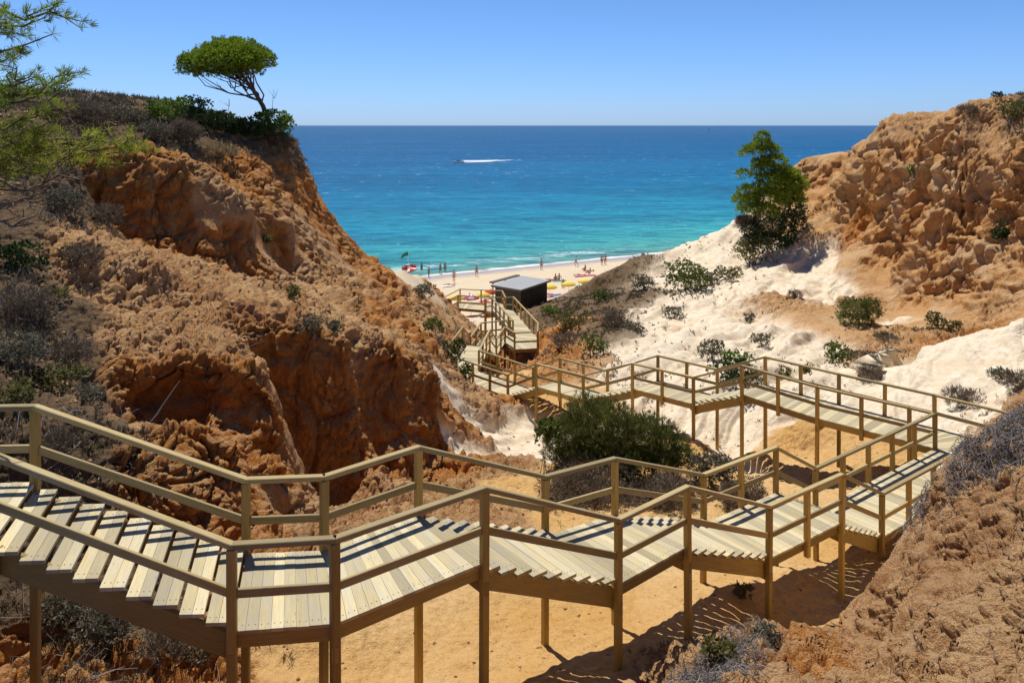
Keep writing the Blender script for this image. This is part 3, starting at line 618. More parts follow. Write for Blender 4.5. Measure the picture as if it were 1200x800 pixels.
# ------------------------------------------------------------------ vegetation
def leafmat(name, dark, light, trans=.3, rough=.6):
    m, t, b = mat(name)
    at = N(t, 'Attribute', attribute_name='rnd').outputs['Fac']
    c = mix(t, at, dark, light); t.links.new(c, b.inputs['Base Color']); b.inputs['Roughness'].default_value = rough
    b.inputs['Specular IOR Level'].default_value = .25
    if trans:
        tr = N(t, 'BsdfTranslucent'); c2 = mix(t, .5, c, light); t.links.new(c2, tr.inputs[0])
        ms = N(t, 'MixShader', i_0=min(.5, trans*1.25)); t.links.new(b.outputs[0], ms.inputs[1]); t.links.new(tr.outputs[0], ms.inputs[2])
        t.links.new(ms.outputs[0], t.nodes['Material Output'].inputs[0])
    return m
M['pine'] = leafmat('pine_needles', (.06, .11, .008), (.30, .40, .03))
M['pine_yel'] = leafmat('pine_needles_yellow', (.12, .16, .014), (.44, .46, .06))  # yellow-green needles of the near pine's lower boughs
M['juniper'] = leafmat('juniper_leaves', (.012, .028, .008), (.05, .085, .018), .2)
M['shrub'] = leafmat('shrub_leaves', (.04, .065, .012), (.17, .21, .04))
M['bright'] = leafmat('fresh_leaves', (.05, .10, .012), (.17, .26, .035))
M['olive'] = leafmat('olive_leaves', (.07, .075, .02), (.20, .19, .06))
M['broom'] = leafmat('broom_twigs', (.04, .06, .012), (.24, .26, .07), .25)
M['greysh'] = leafmat('grey_leaves', (.075, .07, .045), (.22, .20, .135), .15)
M['dry'] = leafmat('dry_twigs', (.09, .065, .042), (.30, .235, .165), .1)
M['straw'] = leafmat('straw', (.22, .16, .08), (.46, .36, .20), .25)
M['dead'] = leafmat('dead_twigs', (.085, .07, .065), (.36, .32, .30), 0, .8)
M['bark'] = simple('bark', (.16, .10, .065), .9, .4, 12)
M['barkgrey'] = simple('grey_bark', (.20, .165, .13), .9, .35, 12)
R = np.random.default_rng(5)
def unit(a): return a/np.maximum(np.linalg.norm(a, axis=-1, keepdims=True), 1e-9)
def blades(C0, D0, per, ln, wd, spread, curl=.0, rnd=None):
    """per thin two-triangle blades at each centre C0 along D0; returns V, T, rnd"""
    n = len(C0); C1 = np.repeat(C0, per, 0); D1 = unit(np.repeat(D0, per, 0)+R.normal(size=(n*per, 3))*spread)
    L = (ln if np.isscalar(ln) else np.repeat(ln, per))*R.uniform(.55, 1.15, n*per)
    sd = unit(np.cross(D1, R.normal(size=(n*per, 3)))); w_ = wd if np.isscalar(wd) else np.repeat(wd, per)[:, None]
    mid = C1+D1*(L*.5)[:, None]; tip = C1+D1*L[:, None]+R.normal(size=(n*per, 3))*(L*curl)[:, None]
    Vv = np.stack([C1-sd*w_*.3, mid-sd*w_*.5, tip, mid+sd*w_*.5], 1).reshape(-1, 3)
    k = np.arange(n*per)[:, None]*4; Tt = np.concatenate([k+[0, 1, 2], k+[0, 2, 3]])
    r = np.repeat(R.uniform(0, 1, n) if rnd is None else rnd, per); r = np.clip(r*.75+R.uniform(0, .25, n*per), 0, 1)
    return Vv, Tt, np.repeat(r, 4)
def join(parts):
    Vs, Ts, Rs = [], [], []; o = 0
    for v, t, r in parts: Vs.append(v); Ts.append(t+o); Rs.append(r); o += len(v)
    return np.concatenate(Vs), np.concatenate(Ts), np.concatenate(Rs)
def tube(path, radii, sides=6):
    p = np.array(path, float); Vs = []; n = len(p)
    for i in range(n):
        d = unit(p[min(i+1, n-1)]-p[max(i-1, 0)]); a = unit(np.cross(d, [.3, .9, .2])); b_ = np.cross(d, a)
        for k in range(sides):
            an = 2*math.pi*k/sides; Vs.append(p[i]+(a*math.cos(an)+b_*math.sin(an))*radii[i])
    T_ = []
    for i in range(n-1):
        for k in range(sides):
            a = i*sides+k; b2 = i*sides+(k+1) % sides; T_ += [(a, b2, b2+sides), (a, b2+sides, a+sides)]
    return np.array(Vs), np.array(T_), np.full(len(Vs), .5)
def wig(a, b, n, amp, seed=None):
    a, b = np.array(a, float), np.array(b, float); t = np.linspace(0, 1, n)[:, None]
    p = a+(b-a)*t; q = np.cumsum(R.normal(size=(n, 3)), 0)*amp*np.linalg.norm(b-a)/n; q -= q[0]; q -= (q[-1])*t
    return p+q
def lobes_points(lobes, n):
    """n points spread through lumpy ellipsoids, thicker near the skin; returns points, outward directions, height 0..1"""
    vol = np.array([l[3]*l[4]*l[5] for l in lobes])**.67; cnt = np.maximum((vol/vol.sum()*n).astype(int), 3); P_, D_ = [], []
    for (x, y, z, a, b_, c_), k in zip(lobes, cnt):
        d = unit(R.normal(size=(k, 3))); d[:, 2] = np.where(d[:, 2] < -.6, -d[:, 2], d[:, 2])
        lump_ = 1+.22*perlin(d*2.3+x*3.1+y)+.13*perlin(d*5+x)
        rr = (R.uniform(.25, 1, k)**.45)*lump_
        P_.append(np.array([x, y, z])+d*rr[:, None]*np.array([a, b_, c_])); D_.append(unit(d/np.array([a, b_, c_])))
    return np.concatenate(P_), np.concatenate(D_)
KIND = {  # blades per tuft, length, width, spread, material, upward pull
 'shrub': (5, .11, .06, .75, 'shrub', .35), 'bright': (5, .12, .065, .7, 'bright', .4), 'olive': (5, .11, .055, .8, 'olive', .3), 'juniper': (5, .11, .05, .7, 'juniper', .3),
 'broom': (7, .22, .012, .4, 'broom', 1.0), 'grey': (6, .11, .035, .8, 'greysh', .4), 'dry': (7, .18, .014, .7, 'dry', .6), 'straw': (8, .28, .016, .45, 'straw', 1.3)}
def plant(name, u, v, Y, rx, rz, kind, label, cat, group, dens=1.0, lobes=None, foot=True, z0=None, stems=5):
    """(u,v): where the middle of the plant shows, Y its distance (None: where that spot of ground is), rx, rz half size in photo pixels"""
    if Y is None:
        g = hit(u, v+rz*.9); Y = float(g[1])
    px = Y/F; x, y, zc = P(u, v, Y); a, c_ = rx*px, rz*px; b_ = a*.85
    gz = zat(x, y) if z0 is None else z0
    base = min(gz, zc-c_*.5)
    root_ = empty(name, (x, y, base)); tag(root_, label, cat, group)
    per, ln, wd, sp, mk, upw = KIND[kind]
    sc = max(px/.03, .6)**.55                        # far plants: fewer, larger leaf clumps
    if lobes is None:
        lobes = [(0, 0, 0, a*.8, b_*.8, c_*.85)]
        for k in range(6):
            an = R.uniform(0, 6.28); s_ = R.uniform(.35, .6)
            lobes.append((math.cos(an)*a*.6, math.sin(an)*b_*.6, R.uniform(-.3, .4)*c_, a*s_, b_*s_, c_*s_))
    else: lobes = [(l[0]*px, l[1]*px, -l[2]*px, l[3]*px, l[3]*px*.9, l[4]*px) for l in lobes]
    if gz < zc-c_*.45 and zc-gz < c_*3:
        hh = zc-gz; lobes = lobes+[(0, 0, -hh*.55, a*.78, b_*.78, hh*.5), (a*.3, 0, -hh*.5, a*.5, b_*.5, hh*.45), (-a*.3, 0, -hh*.5, a*.5, b_*.5, hh*.45)]
    n = int(np.clip(dens*9*math.pi*a*c_/(per*ln*sc*wd*sc), 80, 6500))
    Pp, Dp = lobes_points(lobes, n)
    Pp += np.array([0, 0, zc-base]); Pp[:, 2] = np.maximum(Pp[:, 2], (gz-base)*.0-.05)
    Dp = unit(Dp+np.array([0, 0, upw]))
    cl = np.clip(.5+.9*perlin(Pp/(a*.35+.05)+u)+R.normal(size=len(Pp))*.16, 0, 1)
    Vv, Tt, rr = blades(Pp, Dp, per, ln*sc, wd*sc, sp, .08, cl)
    npmesh('foliage', Vv, Tt, M[mk], root_, attrs={'rnd': rr})
    tw = []
    for k in range(stems):
        q = Pp[R.integers(len(Pp))]; tw.append(tube(wig((R.normal()*a*.12, R.normal()*a*.1, -.15), q, 5, .35), np.linspace(.028, .008, 5)*max(sc, .8)*min(1, a), 4))
    npmesh('stem', *join(tw)[:2], M['barkgrey'], root_)
    return root_

# --- shrubs, one by one -------------------------------------------------------
TOP = 'shrubs along the left clifftop'
plant('dry_bush', 105, 131, 32, 33, 13, 'dry', 'wide brown dry bush on the left clifftop behind the near pine branches', 'bush', TOP, 1.2)
plant('dry_bush', 62, 128, 31, 22, 11, 'dry', 'low brown dry bush at the far left of the clifftop skyline', 'bush', TOP)
plant('dry_bush', 150, 137, 33.5, 22, 12, 'grey', 'grey bush on the left clifftop between a brown bush and a green shrub', 'bush', TOP)
plant('evergreen_shrub', 196, 129, 35, 25, 17, 'bright', 'bright green shrub on the left clifftop, left of a dark rounded juniper', 'shrub', TOP, 1.2)
plant('juniper', 230, 122, 36, 17, 12, 'juniper', 'dark green juniper with a small spreading head beside a bright green shrub', 'shrub', TOP, 1.2)
plant('juniper', 243, 142, 36, 32, 15, 'juniper', 'long low dark juniper on the left clifftop under the umbrella pine', 'shrub', TOP, 1.2)
plant('juniper', 284, 152, 37.5, 26, 16, 'juniper', 'dark shrub on the clifftop just left of the bright shrub at the pine foot', 'shrub', TOP, 1.2)
plant('evergreen_shrub', 318, 143, 39, 27, 19, 'bright', 'bright green shrub at the foot of the umbrella pine on the cliff corner', 'shrub', TOP, 1.3)
plant('dry_bush', 217, 155, 33, 20, 17, 'dry', 'upright brown dead bush in front of the dark junipers on the clifftop', 'bush', TOP)
plant('grass_tussock', 258, 178, 33.5, 23, 10, 'straw', 'pale straw tussock hanging over the edge of the left cliff', 'grass', TOP)
plant('dry_bush', 185, 152, 32, 18, 11, 'grey', 'grey brown bush on the cliff edge below the bright green clifftop shrub', 'bush', TOP)
plant('dry_bush', 325, 166, 39, 22, 12, 'dry', 'brown dry bush on the cliff corner right below the bright shrub', 'bush', TOP)
LS = 'brush under the first stair'
for u, v, rx, rz, k, lb in ((70, 712, 34, 18, 'grey', 'grey brush behind the leftmost support legs of the first stair'), (130, 730, 38, 22, 'grey', 'large grey tangle below the middle of the first stair'), (195, 752, 30, 15, 'dry', 'brown brush on orange earth below the lower end of the first stair'), (232, 762, 20, 12, 'grey', 'dark grey brush left of the first tall corner post')):
    plant('dry_bush', u, v, None, rx, rz, k, lb, 'bush', LS, 1.0)
SL = 'bushes on the left slope'
for u, v, rx, rz, k, lb in ((75, 235, 26, 17, 'grey', 'grey rounded bush high on the left slope under the pine branches'), (30, 300, 34, 22, 'juniper', 'dark bush at the left edge halfway down the slope'),
    (95, 300, 24, 15, 'dry', 'brown twiggy bush in the middle of the left slope'), (30, 355, 36, 20, 'dry', 'wide brown bush at the left edge above the first railing'), (70, 345, 14, 10, 'olive', 'small olive tuft standing among grey brush on the left slope'),
    (25, 410, 36, 22, 'grey', 'large grey bush at the left edge well above the first stair rail'), (85, 415, 30, 16, 'dry', 'brown brush on the left slope above an olive bush'), (65, 440, 34, 15, 'olive', 'olive green bush on the left slope just above the first railing'),
    (20, 460, 30, 15, 'olive', 'olive tuft right above the bend of the first handrail'), (105, 460, 20, 12, 'grey', 'pale grey green shrub on the left slope beside ochre rubble'), (60, 520, 26, 16, 'dry', 'dry bush seen between the two rails of the first railing'),
    (125, 250, 18, 12, 'dry', 'small dead bush on the ledge under the clifftop at upper left')):
    plant('slope_bush', u, v, None, rx, rz, k, lb, 'bush', SL, .9)
for u, v, rx, rz, k, lb in ((362, 377, 22, 11, 'grey', 'grey shrub on the crest of the great ochre face'), (392, 383, 9, 8, 'grey', 'small grey green tuft right of the grey shrub on the ochre face'), (344, 342, 8, 8, 'olive', 'tiny olive tuft high on the left rock slope'),
    (312, 281, 5, 6, 'olive', 'single small plant on the rim of the dark hollow in the left cliff'), (509, 384, 13, 9, 'shrub', 'small green shrub on the ridge left of the distant stairs'), (531, 408, 16, 12, 'juniper', 'dark low bush on the ridge below the small green shrub'), (546, 433, 8, 8, 'shrub', 'small green plant beside the railing of the distant stairs'),
    (497, 340, 16, 8, 'grey', 'grey brush on the sandy saddle below the red parasols')):
    plant('ledge_plant', u, v, None, rx, rz, k, lb, 'plant', 'small plants on the left cliff', .9)
# thicket in the gully behind the landing
GU = 'bushes in the gully behind the boardwalk landings'
plant('broom_bush', 698, 513, 22.2, 56, 46, 'broom', 'big dark green broom bush in the gully, the largest one, left half of the thicket', 'bush', GU, 1.5, [(0, 0, 0, 46, 40), (-28, -6, 8, 30, 34), (18, -8, -14, 30, 34), (32, 4, 8, 30, 34), (-10, 8, -12, 34, 34), (0, -10, 24, 44, 26), (-20, 0, 30, 30, 22), (-48, 0, 18, 18, 24)])
plant('broom_bush', 764, 524, 22.6, 42, 38, 'broom', 'dark green broom bush in the gully joined to the right of the largest one', 'bush', GU, 1.5, [(0, 0, 0, 36, 34), (-16, 0, -10, 26, 28), (20, 0, 6, 26, 26), (34, 3, 16, 18, 16), (0, -6, 20, 34, 20)])
plant('leafy_shrub', 640, 506, 21.6, 17, 19, 'shrub', 'lighter leafy shrub at the left end of the gully thicket', 'shrub', GU, 1.5)
plant('leafy_shrub', 738, 545, 21.4, 17, 20, 'shrub', 'greener leafy shrub in front of and between the two broom bushes', 'shrub', GU, 1.2)
plant('dry_bush', 835, 550, 22.0, 28, 24, 'grey', 'grey green bush at the right end of the gully thicket', 'bush', GU, 1.2)
plant('dry_bush', 872, 582, 20.5, 30, 22, 'dry', 'brown dead bush behind the railing right of the gully thicket', 'bush', GU, 1.1)
plant('dry_bush', 695, 568, 20.9, 66, 30, 'dry', 'dark tangle of dead brush along the foot of the broom bushes', 'bush', GU, 1.2)
plant('dry_bush', 785, 580, 20.6, 46, 26, 'dry', 'brown dead brush below the right broom bush', 'bush', GU, 1.1)
RS = 'bushes on the right hillside'
for u, v, Y, rx, rz, k, lb in ((805, 320, None, 32, 19, 'shrub', 'large round green bush alone on the white slope'), (853, 320, None, 16, 9, 'olive', 'olive bush just right of the large round green bush'), (833, 326, None, 12, 7, 'grey', 'grey bush between the round green bush and the olive bush'),
    (881, 290, 65, 22, 14, 'olive', 'olive bush at the foot of the tall pine'), (900, 270, 66.5, 36, 30, 'juniper', 'big dark bush directly beneath the tall pine'), (928, 246, 68, 22, 28, 'juniper', 'dark bush against the orange cliff right of the pine trunk'), (875, 262, 67, 14, 12, 'dry', 'brown bush left of the pine foot above the white slope'),
    (697, 404, None, 18, 12, 'shrub', 'dark green bush above the middle railing at the edge of the white slope'), (864, 419, None, 20, 10, 'bright', 'bright round bush just behind the back railing'), (868, 437, None, 34, 16, 'juniper', 'dark bushes seen through the back railing below a bright round bush'), (832, 409, None, 17, 13, 'grey', 'grey green bush left of the bright round bush'), (745, 385, None, 12, 8, 'grey', 'small grey bush on the white slope left of centre'),
    (1003, 368, 47, 27, 24, 'greyd', 'large dark twiggy bush at the foot of the orange cliff'), (984, 414, None, 19, 14, 'shrub', 'green bush below the large dark twiggy one'), (1012, 420, None, 15, 11, 'grey', 'grey bush right of the green one at the cliff foot'), (920, 436, None, 10, 7, 'olive', 'small yellow green bush beyond the back railing'), (944, 432, None, 6, 4, 'olive', 'tiny yellow green tuft beyond the back railing'),
    (1097, 374, None, 14, 10, 'olive', 'olive bush on the rubble under the cliff, left of its twin'), (1117, 383, None, 10, 8, 'olive', 'small olive bush on the rubble at the top of the white spur'), (1071, 198, None, 8, 7, 'bright', 'small green plant growing high in the orange cliff face'),
    (1188, 128, None, 24, 14, 'olive', 'green bush on the brow of the right cliff at the picture edge'), (1168, 112, None, 7, 5, 'juniper', 'small dark bush on the skyline of the right cliff'), (1133, 128, None, 14, 6, 'dry', 'low brown bush on the brow of the right cliff'), (1172, 272, None, 12, 16, 'juniper', 'dark plant hanging in a recess of the right cliff'),
    (893, 397, None, 12, 8, 'grey', 'grey tuft on the white slope above the back railing'), (878, 372, None, 7, 5, 'grey', 'tiny grey tuft high on the white slope'), (933, 345, None, 8, 5, 'dry', 'small brown tuft near the cliff on the white slope'), (1040, 397, None, 14, 7, 'dry', 'brown brush at the cliff foot between dark bush and spur'),
    (1170, 437, None, 14, 9, 'grey', 'grey bush on the near side of the white spur'), (1125, 466, None, 18, 13, 'dry', 'brown dry bush by the corner post of the back railing'), (1192, 445, None, 14, 12, 'dry', 'dry bush above the twig covered mound at the right edge'), (1020, 437, None, 15, 9, 'dry', 'dry tuft behind the long back railing'), (704, 345, None, 12, 8, 'shrub', 'green bush on the brown hillside above the boardwalk'),
    (668, 375, None, 22, 9, 'olive', 'olive brush on the brown hillside right of the black hut'), (720, 372, None, 22, 10, 'dry', 'brown brush in the middle of the brown hillside'), (645, 363, None, 14, 6, 'bright', 'green patch of shrub beside the black hut'), (755, 330, None, 16, 9, 'grey', 'grey brush on the skyline ridge left of the round green bush'),
    (790, 366, None, 14, 7, 'grey', 'grey tuft on the white slope below the round green bush'), (660, 398, None, 18, 8, 'dry', 'brown brush above the sandy bank right of the distant stairs')):
    if k == 'greyd': KIND['greyd'] = (6, .16, .03, .8, 'broom', .5)
    plant('hillside_bush', u, v, Y, rx, rz, k, lb, 'bush', RS, .9)
plant('grass_tussock', 871, 690, 14.0, 12, 6, 'grey', 'small grey grass tuft on the sand beneath the third landing', 'grass', None, 1)
plant('grass_tussock', 845, 762, 10.2, 20, 11, 'olive', 'green weedy tuft at the lower edge of the mound in front of the walkway', 'grass', 'weeds on the near mound', .8)
plant('grass_tussock', 900, 742, 10.9, 17, 9, 'grey', 'pale tuft on the shoulder of the near mound', 'grass', 'weeds on the near mound', .8)

# --- pines --------------------------------------------------------------------
def pine(name, label, base, trunk, crowns, limbs, nm, ln, wd, per, dens, sub=3, thick=.1, group=None, flat=.0):
    """trunk: list of world points; crowns: world ellipsoids; limbs reach from the trunk into them"""
    r_ = empty(name, base); tag(r_, label, 'tree', group); b0 = np.array(base)
    tp = np.array(trunk)-b0; k = len(tp)
    tr = npmesh('trunk', *tube(tp, np.linspace(thick, thick*.3, k), 8)[:2], M['bark'], r_, smooth=True)
    Cs = [(x-b0[0], y-b0[1], z-b0[2], a, b_, c_) for x, y, z, a, b_, c_ in crowns]
    Pp, Dp = lobes_points(Cs, dens)
    if flat: Pp[:, 2] = np.where(Pp[:, 2] < flat-b0[2], flat-b0[2]+R.uniform(-.05, .12, len(Pp)), Pp[:, 2])
    cl = np.clip(.5+1.0*perlin(Pp*1.9+3)+R.normal(size=len(Pp))*.15, 0, 1)
    Vv, Tt, rr = blades(Pp, unit(Dp+np.array([0, 0, .55])), per, ln, wd, .55, .05, cl)
    npmesh('crown', Vv, Tt, M[nm], r_, attrs={'rnd': rr})
    for j in range(limbs):
        s = R.uniform(.35, .98); ii = s*(k-1); i0 = int(ii); a_ = tp[i0]+(tp[min(i0+1, k-1)]-tp[i0])*(ii-i0)
        q = Pp[R.integers(len(Pp))]; path = wig(a_, q, 7, .45); path[1:-1, 2] -= np.linspace(.05, 0, 5)
        tb = [tube(path, np.linspace(thick*.30, thick*.08, 7), 5)]
        for h in range(sub):
            q2 = path[R.integers(2, 6)]; w2 = wig(q2, q2+(q-q2)*R.uniform(.5, 1)+R.normal(size=3)*np.linalg.norm(q-q2)*.12, 4, .3); tb.append(tube(w2, np.linspace(thick*.2, thick*.06, 4), 4))
        npmesh('limb', *join(tb)[:2], M['bark'], r_, smooth=True)
    return r_
pp = lambda u, v, Y: P(u, v, Y)
Yp = 39.5; px_ = Yp/F
def el(u, v, dY, ru, rv, Y=39.5): x, y, z = P(u, v, Y+dY); q = (Y+dY)/F; return (x, y, z, ru*q, ru*q*.9, rv*q)
pine('umbrella_pine', 'wind bent umbrella pine with a flat wide crown on the corner of the left cliff', (P(320, 165, Yp)[0], Yp, zat(P(320, 165, Yp)[0], Yp)),
     [pp(320, 166, Yp), pp(316, 145, Yp), pp(308, 124, Yp), pp(298, 108, Yp), pp(287, 92, Yp), pp(275, 78, Yp)],
     [el(268, 69, 0, 42, 23), el(238, 76, .3, 29, 18), el(222, 78, -.3, 16, 14), el(298, 70, -.3, 24, 15), el(275, 60, .8, 34, 15), el(260, 70, -1.0, 36, 15), el(311, 72, .4, 13, 10), el(283, 74, 1.4, 30, 12), el(255, 82, 0, 34, 13), el(285, 80, -.4, 24, 12)],
     26, 'pine', .17, .034, 8, 6600, 4, .16)
pine('stone_pine', 'tall slender pine standing against the sea beside the orange cliff', (P(889, 268, 66)[0], 66, zat(P(889, 268, 66)[0], 66)),
     [pp(889, 272, 66), pp(888, 250, 66), pp(889, 225, 66), pp(891, 200, 66), pp(892, 178, 66), pp(893, 158, 66)],
     [el(893, 162, 0, 9, 8, 66), el(885, 175, 0, 14, 6, 66), el(903, 178, .5, 14, 8, 66), el(875, 180, 0, 10, 4, 66), el(892, 192, 0, 15, 6, 66), el(908, 190, -.5, 15, 9, 66), el(872, 205, 0, 9, 6, 66), el(920, 205, 0, 17, 10, 66), el(930, 216, .5, 17, 10, 66), el(905, 212, -.5, 20, 9, 66), el(878, 225, 0, 16, 8, 66), el(900, 232, .5, 26, 11, 66), el(868, 234, -.4, 10, 5, 66), el(925, 232, 0, 20, 10, 66), el(890, 246, 0, 24, 8, 66), el(914, 222, -.6, 20, 12, 66), el(893, 172, .3, 15, 10, 66), el(897, 200, .3, 18, 12, 66), el(880, 240, .4, 18, 12, 66), el(925, 215, -.4, 16, 14, 66)],
     18, 'pine', .34, .06, 8, 3400, 2, .14)
# near pine: trunk stands left of the frame, its lower boughs hang into the picture
nb = (-7.6, 9.6, zat(-7.6, 9.6) if False else ground(-7.6, 9.6))
npine = empty('near_pine', nb); tag(npine, 'near pine at the upper left whose boughs reach in from outside the frame', 'tree')
b0 = np.array(nb)
npmesh('trunk', *tube(wig((0, 0, -.4), (.2, .2, 8.2), 9, .12), np.linspace(.17, .09, 9), 9)[:2], M['bark'], npine, smooth=True)
def bough(tip, rootz, tufts, side=5, dead=False, ln=.11, Yd=None, nm='pine_yel', rr0=.3):
    t_ = np.array(P(*tip))-b0; s_ = np.array([.15, .1, rootz-b0[2]]); path = wig(s_, t_, 12, .25); path[1:-1, 2] -= np.sin(np.linspace(0, math.pi, 12))[1:-1]*.15
    parts = [tube(path, np.linspace(.035, .005, 12), 6)]; ce = []; di = []
    for k in range(side):
        i0 = R.integers(6, 11); a_ = path[i0]; dd = unit(t_-s_); q = a_+dd*R.uniform(.2, .5)+np.array([R.normal()*.08, R.normal()*.25, R.normal()*.10+.05])
        w_ = wig(a_, q, 5, .3); parts.append(tube(w_, np.linspace(.011, .003, 5), 4))
        if not dead:
            for s in np.linspace(.35, 1, tufts): ce.append(a_+(q-a_)*s+R.normal(size=3)*.015); di.append(unit(q-a_+np.array([0, 0, .15])))
    if not dead:
        for s in np.linspace(.55, 1, tufts*2): j = s*11; j0 = min(int(j), 10); ce.append(path[j0]+(path[j0+1]-path[j0])*(j-j0)); di.append(unit(t_-s_+np.array([0, 0, .3])))
    o = npmesh('bough', *join(parts)[:2], M['bark'], npine, smooth=True)
    if not dead:
        Vv, Tt, r2 = blades(np.array(ce), np.array(di), 22, ln, .007, .75, .04); npmesh('needles', Vv, Tt, M[nm], o, attrs={'rnd': r2})
for tip, rz_, tf, sd in (((93, 32, 7.6), 1.45, 4, 6), ((62, 40, 7.3), 1.35, 4, 6), ((40, 24, 7.8), 1.5, 4, 6), ((14, 30, 7.2), 1.4, 5, 7), ((97, 84, 7.9), .35, 4, 5), ((74, 92, 7.5), .25, 4, 6), ((45, 88, 7.6), .35, 3, 5), ((24, 106, 7.4), .15, 4, 5)):
    bough(tip, rz_, tf, sd, nm='pine')
for tip, rz_, tf, sd in (((150, 162, 8.4), -.25, 4, 8), ((112, 165, 8.0), -.2, 4, 8), ((126, 152, 8.3), -.1, 4, 7), ((60, 142, 7.8), 0, 4, 9), ((28, 136, 7.6), 0, 4, 9), ((88, 180, 8.1), -.4, 4, 8), ((46, 166, 7.9), -.3, 4, 9), ((14, 160, 7.7), -.2, 4, 9)):
    bough(tip, rz_, tf, sd, nm='pine_yel')
for tip, rz_, tf, sd in (((140, 172, 8.3), -.4, 4, 5), ((40, 186, 7.8), -.5, 4, 6)):
    bough(tip, rz_, tf, sd, nm='pine_yel', ln=.13)
for tip, rz_, sd in (((112, 205, 8.2), -.6, 7), ((86, 190, 8.2), -.7, 8), ((60, 225, 8.0), -.9, 9), ((40, 262, 7.8), -1.1, 7)):
    bough(tip, rz_, 4, sd, True)
# bare stems on the skyline
for u, v0, v1, Y, lb in ((127, 128, 106, 33, 'thin bare stem on the clifftop skyline left of the green shrub'), (270, 134, 116, 37, 'bare twig rising from the juniper left of the umbrella pine'), (322, 128, 104, 39, 'small dead sapling behind the umbrella pine trunk')):
    a_ = np.array(P(u, v0, Y)); b_ = np.array(P(u-2, v1, Y)); o = npmesh('bare_stem', *join([tube(wig(a_-[0, 0, .5], b_, 6, .2), np.linspace(.018, .006, 6), 4)]+[tube(wig(a_+(b_-a_)*.5, b_+R.normal(size=3)*[.25, .2, .12], 4, .2), np.linspace(.008, .004, 4), 4) for _ in range(4)])[:2], M['barkgrey'])
    tag(o, lb, 'dead stem', 'bare stems on the clifftop')
# fallen poles and sticks lying on the left cliff
for (u0, v0, Y0), (u1, v1, Y1), lb in (((177, 494, 15.1), (211, 446, 15.9), 'pale bare pole leaning in the hollow of the left cliff'), ((275, 412, 19.3), (310, 400, 20.6), 'thin grey stick lying across the crest of the ochre face'), ((487, 447, 24.2), (505, 440, 24.9), 'short stick caught on the face below the pale rim')):
    o = npmesh('dead_branch', *tube(wig(P(u0, v0, Y0), P(u1, v1, Y1), 6, .06), np.linspace(.022, .01, 6), 5)[:2], M['dead']); tag(o, lb, 'branch', 'fallen sticks on the left cliff')

# --- ground cover nobody could count -----------------------------------------------
FC = V[T].mean(1); FA = np.linalg.norm(np.cross(V[T[:, 1]]-V[T[:, 0]], V[T[:, 2]]-V[T[:, 0]]), axis=1)*.5; FN = NV[T].mean(1)
FU = 600+F*FC[:, 0]/FC[:, 1]; FV = 147-F*FC[:, 2]/FC[:, 1]; FVg = veg_[T].mean(1)
patch = fbm(FC*.55+5, 3); patch2 = fbm(FC*1.7+50, 2)
def scatter(name, label, sel, n, per, ln, wd, sp, mk, up=.8, pw=1.3, pt=-.05):
    w_ = FA*sel*np.clip((patch+patch2*.7-pt)*4, 0, 1)/FC[:, 1]**pw; w_ = w_/w_.sum(); s = R.choice(len(T), n, p=w_)
    bc = R.dirichlet((1, 1, 1), n); c_ = (V[T[s]]*bc[:, :, None]).sum(1); L = ln*R.uniform(.5, 1.4, n)*np.clip(FC[s, 1]/16, .7, 3.2)**.7
    Vv, Tt, rr = blades(c_-[0, 0, .02], unit(FN[s]*.6+[0, 0, up]), per, L, wd*np.clip(FC[s, 1]/12, .8, 4), sp, .12, np.clip(.5+patch2[s]*1.2, 0, 1))
    o = npmesh(name, Vv, Tt, M[mk], attrs={'rnd': rr}); tag(o, label, kind='stuff')
onleft = (reg == 0).astype(float); onright = (reg == 1).astype(float); gul = (reg == 2).astype(float); mound = (reg == 3).astype(float)
scatter('dry_scrub', 'dry brown brush covering the left slope and clifftop', onleft*FVg**1.5, 15000, 8, .15, .008, .75, 'dry')
scatter('grey_scrub', 'grey brush covering the left slope', onleft*FVg**1.5, 9000, 8, .13, .012, .8, 'greysh', pt=.05)
scatter('green_scrub', 'green weeds between the dry brush of the left slope', onleft*sst(FVg, .6, 1)*(patch > .1), 2500, 7, .10, .02, .8, 'olive', pt=-.3)
scatter('dry_scrub', 'brown low brush on the right hillside', onright*FVg**3, 8000, 7, .11, .012, .8, 'dry')
scatter('green_scrub', 'green low brush on the right hillside', onright*sst(FVg, .5, .95), 3500, 6, .10, .02, .8, 'olive', pt=.1)
scatter('grey_scrub', 'grey low brush on the right hillside', onright*sst(FVg, .4, .9), 3500, 6, .10, .018, .8, 'greysh', pt=.05)
scatter('dry_scrub', 'sparse dry brush on the gully floor', gul*sst(FVg, .12, .5), 2600, 7, .12, .008, .8, 'dry')
scatter('dry_grass', 'straw coloured grass on the near mound', mound*sst(FVg, .45, .9), 1500, 6, .12, .006, .8, 'straw')
